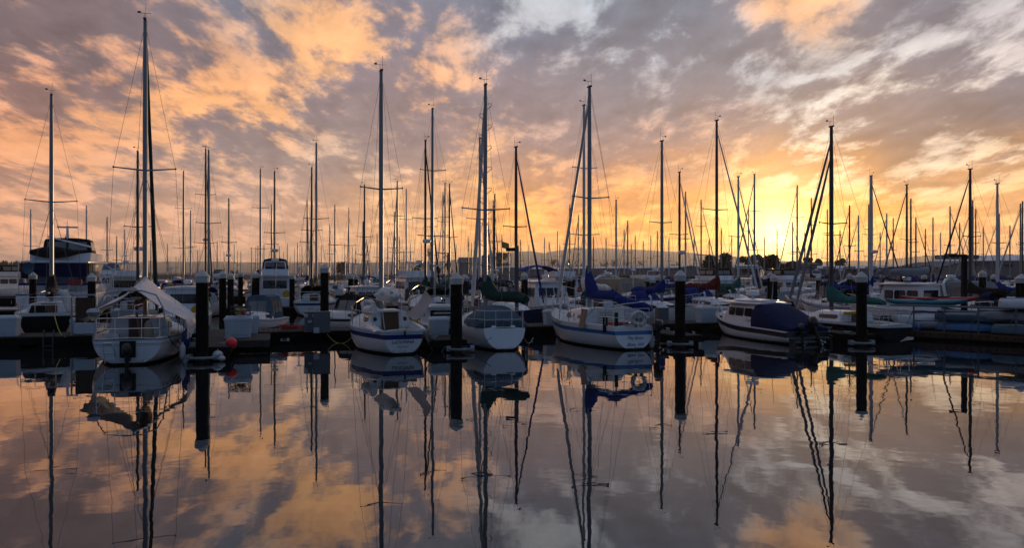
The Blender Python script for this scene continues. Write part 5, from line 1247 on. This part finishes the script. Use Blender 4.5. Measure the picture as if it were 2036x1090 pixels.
# ------------------------------------------------------------------ rack dock at right with kayaks and dinghies
p0 = Vector(at(1795, 33.5)); dv = (Vector(at(2036, 30.4))-p0); dv.normalize(); nv = Vector((-dv.y, dv.x))
if nv.y < 0: nv = -nv
a_ = atan2(dv.y, dv.x)
t = dock('rack float with a bolted steel beam edge at lower right', p0+nv*1.3, p0+nv*1.3+dv*8.5, 2.5, .36, m_f=rust)
beam = MB(); beam.box((4.25, -1.32, .24), (8.5, .05, .20))
beam.build('steel_beam', rust, t)
for i in range(28): MB().lathe([(.035, 0), (.035, .03)], 8).build('bolt_hole', c_black, t, loc=(.2+.3*i, -1.35, .24)).rotation_euler = (R(90), 0, 0)
def onrack(px, d): return at(px, d)
rk = thing('dinghy_rack', 'long galvanised pipe rack holding kayaks over the dinghies', 'rack', (p0.x, p0.y, .36), a_)
for i in range(5):
    x = .35+1.15*i+.15*i*i*.2
    MB().tube([(x, .25, 0), (x, .25, 1.02)], .035, 8).tube([(x, .25, .9), (x-.35, .28, .05)], .018, 5).build('post', rack_m, rk)
MB().tube([(-.6, .25, 1.04), (7.5, .25, 1.04)], .034, 8).build('top_rail', rack_m, rk)
MB().tube([(-.6, .85, 1.04), (7.5, .85, 1.04)], .03, 8).build('rear_rail', rack_m, rk)
def kayak(label, px, d, z, L, mt, rz, w=.34, hgt=.20, name='kayak', cat='kayak'):
    t = thing(name, label, cat, (*at(px, d), z), rz, 'kayaks on the rack')
    q = MB(); sec = []
    for i in range(17):
        u = i/16; k = max(.04, sin(pi*u)**.6); up = .12*(2*u-1)**4
        sec.append([(L*(u-.5), w*k*cos(a), up+hgt*(.35+.65*k)*(sin(a)*(1.0 if sin(a) < 0 else .7))) for a in [2*pi*j/12 for j in range(12)]])
    q.loft(sec); q.build('shell', mt, t)
    q = MB(); q.torus((0, 0, 0), .30, .025, 'Z', 18); q.v = [(x*1.5, y*.72, z+hgt*.62) for x, y, z in q.v]; q.build('cockpit_rim', c_black, t); return t
kayak('teal kayak lying on the rack rails, lower and left of the red one', 1842, 35.2, 1.48, 3.4, teal_p, a_+.62, .36, .20)
kayak('red kayak on the rack, above and right of the teal one', 1868, 35.9, 1.58, 3.2, red_p, a_+.55, .33, .19)
def dinghy(label, px, d, z, L, W_, Hh, mt, rz, name='upturned_dinghy', cover=None):
    """hull lying keel up"""
    t = thing(name, label, 'dinghy', (*at(px, d), z), rz)
    q = MB(); sec = []
    for i in range(13):
        u = i/12; k = (1-.25*(1-u)**2) if u < .5 else max(.05, 1-((u-.5)/.5)**2.4)
        sec.append([(L*(u-.5), W_/2*k*x, Hh*(.1+.9*k**.4)*zz) for x, zz in ((1.03, 0), (1.0, .25), (.88, .62), (.6, .86), (.1, 1.0), (-.1, 1.0), (-.6, .86), (-.88, .62), (-1.0, .25), (-1.03, 0))])
    q.loft(sec); q.build('shell', mt, t); MB().tube([(-L*.48, 0, Hh*.95), (0, 0, Hh*1.03), (L*.45, 0, Hh*.55)], .025, 5).build('keel_strip', galv, t)
    q = MB()
    for sg in (1, -1): q.tube([(L*(i/12-.5), sg*W_/2*1.04*((1-.25*(1-i/12)**2) if i < 6 else max(.05, 1-((i/12-.5)/.5)**2.4)), .02) for i in range(13)], .025, 5)
    q.build('gunwale', rubber, t); return t
dinghy('grey rigid dinghy upside down under the kayaks', 1838, 34.6, .50, 2.6, 1.3, .52, grey_hull, a_+.75)
dinghy('blue upturned dinghy low on the rack float', 1925, 32.7, .40, 2.2, 1.0, .36, blue_tarp, a_+.05)
dinghy('pale upturned dinghy high at the right edge of the photo', 2043, 31.6, 1.36, 1.9, 1.0, .42, grey_hull, a_+.4)
dinghy('slate upturned dinghy low in the bottom right corner of the rack float', 2030, 31.0, .40, 1.9, 1.0, .34, c_slate, a_+.1)
def inflatable(label, px, d, z, L, W_, rz, r=.2, cov=None, tilt=0.0):
    t = thing('inflatable_dinghy', label, 'inflatable', (*at(px, d), z), rz)
    q = MB(); pts = [(-L/2, W_/2-r, r), (L*.15, W_/2-r, r), (L*.36, W_/2-r*1.6, r*1.2), (L*.47, 0, r*1.5), (L*.36, -W_/2+r*1.6, r*1.2), (L*.15, -W_/2+r, r), (-L/2, -W_/2+r, r)]
    pp = []
    for a, b in zip(pts[:-1], pts[1:]):
        for k in range(4): pp.append(tuple(a[j]+(b[j]-a[j])*k/4 for j in range(3)))
    pp.append(pts[-1]); q.tube(pp, [r*.5]+[r]*(len(pp)-2)+[r*.5], 10); q.build('tube', hyp, t)
    MB().box((-.03*L, 0, r*.6), (L*.75, W_-2*r, .05)).box((-L*.42, 0, r*1.1), (.05, W_-2*r, r*1.8)).build('floor', c_grey, t)
    MB().tube([(p[0], p[1]*1.0, p[2]+r*.99) for p in pp], .02, 5).build('grab_line', c_navy, t)
    if cov:
        q = MB(); sec = []
        for i in range(9):
            u = i/8; k = (1 if u < .6 else max(.15, 1-((u-.6)/.4)**2)); sec.append([(L*(u-.52), W_/2*1.05*k*x+.04*fn(x*3, u*6, 2), r*(.9+1.5*zz)+.06*fn(x*3, u*5, 7)) for x, zz in ((1, -.35), (1.02, .2), (.6, .72), (0, .95), (-.6, .72), (-1.02, .2), (-1, -.35))])
        q.loft(sec, ring=False); q.build('cover', cov, t, sharp=180)
    return t
inflatable('grey inflatable dinghy under a crumpled grey cover on the rack float', 1940, 32.9, .78, 2.7, 1.3, a_+.12, .19, c_slate)
inflatable('covered inflatable at the right end of the rack float', 2022, 32.0, .85, 2.6, 1.3, a_+.05, .2, c_grey)
inflatable('bare inflatable lying in shade under the rack, left of the blue dinghy', 1868, 33.6, .42, 2.0, 1.1, a_+.3, .17)
inflatable('white inflatable carried on the roof of the hardtop boat', 1800, 45.0, 2.62, 3.0, 1.4, .3, .22)
inflatable('dark covered dinghy at the left end of the rack float', 1815, 35.0, .42, 2.4, 1.25, a_+.5, .2, c_black)
inflatable('grey covered dinghy just behind the upturned rigid one', 1885, 35.4, .62, 2.6, 1.3, a_+.2, .2, c_slate)
inflatable('black covered dinghy between the grey cover and the right edge', 1985, 34.0, .60, 2.6, 1.3, a_+.1, .2, c_black)
bt = thing('bundle', 'small blue tarp bundle at the left foot of the rack', 'tarp bundle', (*at(1822, 33.6), .40)); q = MB(); q.ball((0, 0, .12), .22, n=12, k=8, sz=.6); q.v = [(x*1.8+.1*fn(x*5, y*5, z*5), y, z+.06*fn(x*6, y*6, z*6)) for x, y, z in q.v]; q.build('tarp_roll', blue_tarp, bt); MB().torus((0, 0, .12), .2, .02, 'X', 12).build('tie', rope_w, bt)

# cleats, lines and small gear on the docks
x, y = at(998, 60); fl = thing('flag', 'small yellow flag flying high among the masts right of the mast with steps', 'flag', (x, y, zat(492, 60))); q = MB(); q.loft([[(.1*i, .05*sin(i*1.4), .45-.03*i), (.1*i, .05*sin(i*1.4), -.02-.03*i), (.1*i, .05*sin(i*1.4)+.01, -.02-.03*i), (.1*i, .05*sin(i*1.4)+.01, .45-.03*i)] for i in range(6)]); q.build('cloth', yellow, fl); MB().tube([(0, 0, -1.2), (0, 0, .6)], .02, 5).build('staff', alu, fl)
def cleat(i, p):
    t = thing('dock_cleat', 'galvanised cleat bolted to the dock edge', 'cleat', (p[0], p[1], DZ+.002), -HD+.1*i, 'dock cleats'); MB().box((0, 0, .02), (.16, .08, .04)).build('base', galv, t); MB().tube([(-.17, 0, .09), (-.08, 0, .08), (.08, 0, .08), (.17, 0, .09)], .022, 6).tube([(-.05, 0, .02), (-.05, 0, .08)], .025, 6).tube([(.05, 0, .02), (.05, 0, .08)], .025, 6).build('horn', galv, t)
k = 0
for e, r_ in (((-9.7, 25.35), .5), ((-2.2, 28.1), .45), ((6.75, 30.1), .42), ((13.55, 30.6), .38)):
    for m_ in (.5, 2.6, 4.6):
        for sg in (-1, 1):
            p = Vector(e)+FV*m_+RV*sg*r_; cleat(k, p); k += 1
for lb, a, b, sg_ in (('line from the finger cleat to the tarp-covered sailboat quarter', P3(352, 676, 25.4), P3(378, 694, 26.0), .08), ('stern line from the navy-striped sailboat to the middle finger', P3(846, 664, 27.3), P3(862, 684, 28.9), .10), ('spring line slack along the starboard side of the slate-covered sailboat', P3(1040, 668, 28.9), P3(1060, 672, 33.0), .25),
    ('stern line from the blue-striped sailboat to its finger dock', P3(1293, 668, 29.0), P3(1330, 682, 30.6), .12), ('stern line from the covered cruiser to the finger dock', P3(1640, 660, 31.4), P3(1700, 672, 32.0), .15), ('bow line from the slate-covered sailboat up to the walkway', P3(938, 620, 34.3), P3(905, 652, 34.6), .12), ('bow line drooping from the navy hull to the walkway', P3(1080, 618, 38.2), P3(1110, 652, 36.3), .25)):
    rope(lb, sag(a, b, sg_), rope_d if len(lb) % 2 else rope_w, .016)
# ------------------------------------------------------------------ land, hills, buildings, trees
q = MB(); prof = [(-3000, 900), (-500, 900), (-330, 520), (-150, 420), (40, 380), (60, 215), (150, 185), (900, 170), (3000, 150)]
vs = []; 
for x, y in prof: vs += [(x, y, -.5), (x, y+6, 1.5), (x, 9800, 1.9)]
q.add(vs, [(i*3+j, i*3+3+j, i*3+4+j, i*3+1+j) for i in range(len(prof)-1) for j in range(2)])
tag(q.build('ground', rockm, smooth=False), kind='structure')
RID = [(-400,520),(0,522),(400,521),(700,523),(880,520),(960,510),(1000,503),(1030,501),(1055,499),(1080,506),(1105,500),(1125,497),(1145,492),(1165,496),(1190,494),(1230,496),(1270,498),(1310,500),(1360,503),(1420,508),(1500,516),(1600,522),(1690,520),(1750,517),(1800,512),(1850,508),(1900,510),(1960,514),(2036,518),(2300,521),(2700,523)]
def ridge(px):
    for a, b in zip(RID[:-1], RID[1:]):
        if a[0] <= px <= b[0]: u = (px-a[0])/(b[0]-a[0]); return a[1]+(b[1]-a[1])*u
    return 523
q = MB(); D0 = 8000; nx = 220; ny = 8; vs = []
for i in range(nx+1):
    px = -400+3100*i/nx; x = (px-CX)/FPX*D0; hz = zat(ridge(px), D0)+9*fn(px*.03, 1, 2)+4.5*fn(px*.11, 4, 2)
    for j in range(ny+1):
        v = j/ny; y = D0-1100+2600*v; pr = sin(min(1, v/.37)*pi/2)**1.4 if v < .37 else cos((v-.37)/.63*pi/2)
        vs.append((x*(1+(v-.37)*.1)+20*fn(i*.2, j, 1), y, 1.0+max(0, hz*pr+4*fn(i*.3, j*.9, 5)*pr)))
q.add(vs, [(i*(ny+1)+j, (i+1)*(ny+1)+j, (i+1)*(ny+1)+j+1, i*(ny+1)+j+1) for i in range(nx) for j in range(ny)])
tag(q.build('hills', hillm), kind='structure')
# far wooded shore at left
q = MB(); rr = random.Random(3)
for i in range(700):
    px = rr.uniform(-120, 190)**1.0; d = rr.uniform(860, 990); x, y = at(px, d); hgt = rr.uniform(9, 15)*(1.0 if px < 60 else max(.35, 1-(px-60)/180))
    for k in range(3):
        z0 = 1.5+hgt*(.1+.28*k); r0 = hgt*.20*(1-.25*k); vs = [(x+r0*cos(a)*rr.uniform(.7, 1.2), y+r0*sin(a), z0) for a in [2*pi*j/6 for j in range(6)]]+[(x+rr.uniform(-.3, .3), y, z0+hgt*.42)]
        q.add(vs, [(j, (j+1) % 6, 6) for j in range(6)])
tag(q.build('treeline', leafm, smooth=False), 'dark wooded shore far off at the left edge', 'treeline', kind='stuff')

def warehouse(label, px0, px1, d0, d1, yroof0, z_eave, depth, wm, rm, doors=3, cat='warehouse', roofrise=1.4, name='warehouse', ribs=True):
    A, Bp = Vector(at(px0, d0)), Vector(at(px1, d1)); dv = Bp-A; L = dv.length; a = atan2(dv.y, dv.x)
    T = thing(name, label, cat, (A.x, A.y, 1.2), a)
    H = z_eave-1.2
    q = MB(); q.box((L/2, depth/2, H/2), (L, depth, H))
    if ribs:
        n = int(L/2.2)
        for i in range(n): q.box(((i+.5)*L/n, -.06, H/2), (.12, .10, H-.1))
    q.build('wall', wm, T, smooth=False)
    q = MB(); e = .5
    pr = [(-e, H-.08), (depth/2, H+roofrise), (depth+e, H-.08), (depth+e, H+.12), (depth/2, H+roofrise+.2), (-e, H+.12)]
    q.loft([[(x, y, z) for y, z in pr] for x in (-e, L+e)]); q.build('roof', rm, T, smooth=False)
    for sx in (0, L): q = MB(); q.add([(sx, 0, H-.05), (sx, depth, H-.05), (sx, depth/2, H+roofrise)], [(0, 1, 2)]); q.add([(sx-.03, 0, H-.05), (sx-.03, depth, H-.05), (sx-.03, depth/2, H+roofrise)], [(2, 1, 0)]); q.build('gable', wm, T, smooth=False)
    for i in range(doors):
        x = L*(i+.6)/(doors+.2)
        q = MB(); q.box((x, -.09, 1.6), (3.2, .1, 3.2)); q.build('door', roofd if i % 2 else wall2, T, smooth=False)
        q = MB(); q.box((x+L*.25/doors, -.09, H*.72), (1.8, .1, .8)); q.build('window', glassm, T, smooth=False)
    return T
warehouse('long low blue-grey warehouse with pale metal roof at right', 1850, 2150, 205, 178, 512, 5.6, 30, wall2, roofm, 5, roofrise=1.5)
warehouse('tan warehouse with a low gable before the long blue-grey one', 1782, 1868, 190, 178, 520, 3.9, 14, wallm, roofd, 2, roofrise=1.2)
T = warehouse('low building with long pale roof left of the warehouses', 1622, 1800, 225, 222, 528, 3.9, 18, wall2, roofm, 4, roofrise=.7)
warehouse('tan flat-topped building among the round dark trees', 1545, 1625, 215, 213, 520, 4.9, 12, wallm, roofd, 2, roofrise=.35)
warehouse('white-roofed shed between the first two dark trees', 1462, 1512, 200, 200, 525, 3.9, 10, wallm, roofm, 2, roofrise=.7)
warehouse('long low shed roof under the hills in the middle', 1050, 1345, 395, 300, 530, 4.5, 14, wall2, roofm, 7, roofrise=.8)
warehouse('blue-grey gabled boathouse left of the mast with climbing steps', 912, 968, 395, 395, 512, 7.6, 12, wall2, roofd, 2, cat='boathouse', roofrise=2.6, name='boathouse')
warehouse('small white-roofed shed right of the gabled boathouse', 985, 1050, 398, 398, 528, 5.2, 10, wallm, roofm, 2, cat='shed', roofrise=.8, name='shed')
rv = thing('roof_vent', 'dark boxy roof vent on the end of the long warehouse', 'roof vent', (*at(1902, 192), 6.0)); MB().box((0, 0, .5), (9, 3, 1.0)).box((-1.5, 0, 1.15), (2.2, 1.6, .4)).build('housing', roofd, rv); MB().box((0, -1.55, .5), (8, .1, .5)).build('louvre', c_black, rv)

def leafy(label, px, d, width, ytop, mt=leafm, n=900, seed=0, group=None, lobes=7, ls=.42, kind='round'):
    rr = random.Random(seed+int(px)); x, y = at(px, d); zt = zat(ytop, d); H = zt-1.4; w = width/FPX*d
    T = thing('tree', label, 'tree', (x, y, 1.4), rr.uniform(0, 6), group)
    q = MB(); q.tube([(0, 0, -.5), (.1, 0, H*.3), (0, .1, H*.75)], [.22, .16, .05], 7)
    for k in range(9):
        a = rr.uniform(0, 2*pi); z0 = H*rr.uniform(.22, .6); q.tube([(0, 0, z0), (cos(a)*w*.2, sin(a)*w*.2, z0+H*.12), (cos(a)*w*.38, sin(a)*w*.38, z0+H*.22)], [.09, .05, .02], 5)
    q.build('trunk', bark, T)
    q = MB(); cs = []
    for k in range(lobes):
        a = rr.uniform(0, 2*pi); rad = rr.uniform(.1, .34)*w
        if kind == 'cone': z = H*(.2+.75*k/lobes); rad = w*.28*(1-k/lobes)*rr.uniform(.5, 1); lr = max(.5, w*.30*(1.08-k/lobes))
        else: z = H*rr.uniform(.30, .84); lr = w*rr.uniform(.16, .26)
        cs.append((cos(a)*rad, sin(a)*rad, z, lr))
    for k in range(n):
        c = cs[rr.randrange(lobes)]; u, v = rr.uniform(-1, 1), rr.uniform(0, 2*pi); s_ = sqrt(1-u*u); r_ = c[3]*(rr.random()**.45)*rr.uniform(.8, 1.15)
        p = Vector((c[0]+r_*s_*cos(v), c[1]+r_*s_*sin(v), min(H, max(.3, c[2]+r_*u*.85)))); e1 = Vector((rr.uniform(-1, 1), rr.uniform(-1, 1), rr.uniform(-1, 1))).normalized(); e2 = e1.orthogonal().normalized(); g = ls*rr.uniform(.5, 1.2)
        q.add([p-e1*g, p+e2*g*.6, p+e1*g, p-e2*g*.6], [(0, 1, 2, 3)])
    q.build('crown', mt, T, smooth=False)
GT = 'dark trees along the shore'
for px, d, w, yt, lb, sd in ((1418, 196, 40, 508, 'left half of the two merged round trees before the hills', 1), (1444, 198, 36, 503, 'right and taller half of the two merged round trees', 2), (1488, 235, 34, 511, 'low tree between the merged pair and the sun', 3), (1508, 236, 26, 507, 'small round tree just left of the sun glow', 4),
    (1536, 190, 40, 505, 'round tree directly under the setting sun', 5), (1568, 200, 34, 524, 'low bushy tree right of the sun', 6), (1606, 238, 18, 513, 'narrow tree left of the pair of masts right of the sun', 7), (1622, 238, 20, 516, 'round tree just right of a narrow one, left of the black mast', 8), (1672, 240, 22, 515, 'lone small tree right of the black mast', 9)):
    leafy(lb, px, d, w*1.15, yt-4, seed=sd, group=GT, n=2600, ls=.36, lobes=12)
leafy('russet broad tree right of the gabled boathouse', 990, 405, 50, 497, leafr, 1700, 11, lobes=12, ls=.55)
leafy('dark tree directly behind the mast with climbing steps', 968, 410, 26, 496, leafm, 1200, 12, ls=.5)
leafy('pointed conifer left of the gabled boathouse', 892, 402, 24, 498, leafr, 1100, 13, lobes=9, ls=.5, kind='cone')
leafy('low dark bushy tree left of the bare tree', 832, 402, 40, 526, leafm, 800, 14, ls=.5)
leafy('russet low tree left of the navy-striped boat\'s mast', 672, 410, 50, 520, leafr, 900, 15, ls=.5)
leafy('dark low bush at the foot of the bare tree', 868, 402, 36, 528, leafm, 700, 16, ls=.5)
def bare(label, px, d, width, ytop, seed, group='bare winter trees'):
    rr = random.Random(seed); x, y = at(px, d); H = zat(ytop, d)-1.4; w = width/FPX*d
    T = thing('bare_tree', label, 'tree', (x, y, 1.4), 0, group); q = MB(); tw_ = MB()
    q.tube([(0, 0, -.5), (0, 0, H*.5), (.1, 0, H*.97)], [.30, .18, .03], 6)
    for k in range(16):
        a = rr.uniform(0, 2*pi); z0 = H*rr.uniform(.18, .75); ln = w*.5*rr.uniform(.6, 1)*(1.1-z0/H*.6); e = Vector((cos(a)*ln, sin(a)*ln, z0+H*rr.uniform(.15, .28)))
        q.tube([(0, 0, z0), Vector((cos(a)*ln*.5, sin(a)*ln*.5, z0+H*.10)), e], [.12, .07, .03], 5)
        for m_ in range(9):
            s0 = Vector((0, 0, z0)).lerp(e, rr.uniform(.3, 1)); tw_.tube([s0, s0+Vector((rr.uniform(-1, 1)*w*.14, rr.uniform(-1, 1)*w*.14, H*rr.uniform(.05, .17)))], [.06, .03], 3)
    q.build('trunk', bark, T); tw_.build('twigs', bark, T)
bare('tall bare tree right of the navy-striped boat\'s mast', 853, 400, 30, 490, 1)
for k, (px, yt, w, pos_) in enumerate(((1098, 514, 30, 'first'), (1128, 516, 26, 'second'), (1150, 518, 30, 'third'), (1200, 519, 30, 'fourth'), (1222, 517, 28, 'fifth'), (1246, 519, 28, 'sixth'), (1275, 518, 30, 'seventh'), (1345, 522, 30, 'eighth'))):
    bare(f'low bare tree under the hills, {pos_} from the left of eight', px, 405 if px < 1300 else 330, w, yt, 20+k)
# ------------------------------------------------------------------ haze
q = MB(); q.box((0, 5300, 129.0), (18200, 11600, 260.0))
m = bpy.data.materials.new('evening_haze'); m.use_nodes = True; t = m.node_tree; t.nodes.clear()
out = t.nodes.new('ShaderNodeOutputMaterial'); pv = t.nodes.new('ShaderNodeVolumePrincipled')
pv.inputs['Color'].default_value = (.93, .90, .88, 1); pv.inputs['Density'].default_value = .000105; pv.inputs['Anisotropy'].default_value = .45
t.links.new(pv.outputs[0], out.inputs['Volume'])
tag(q.build('haze', m, smooth=False), kind='stuff')
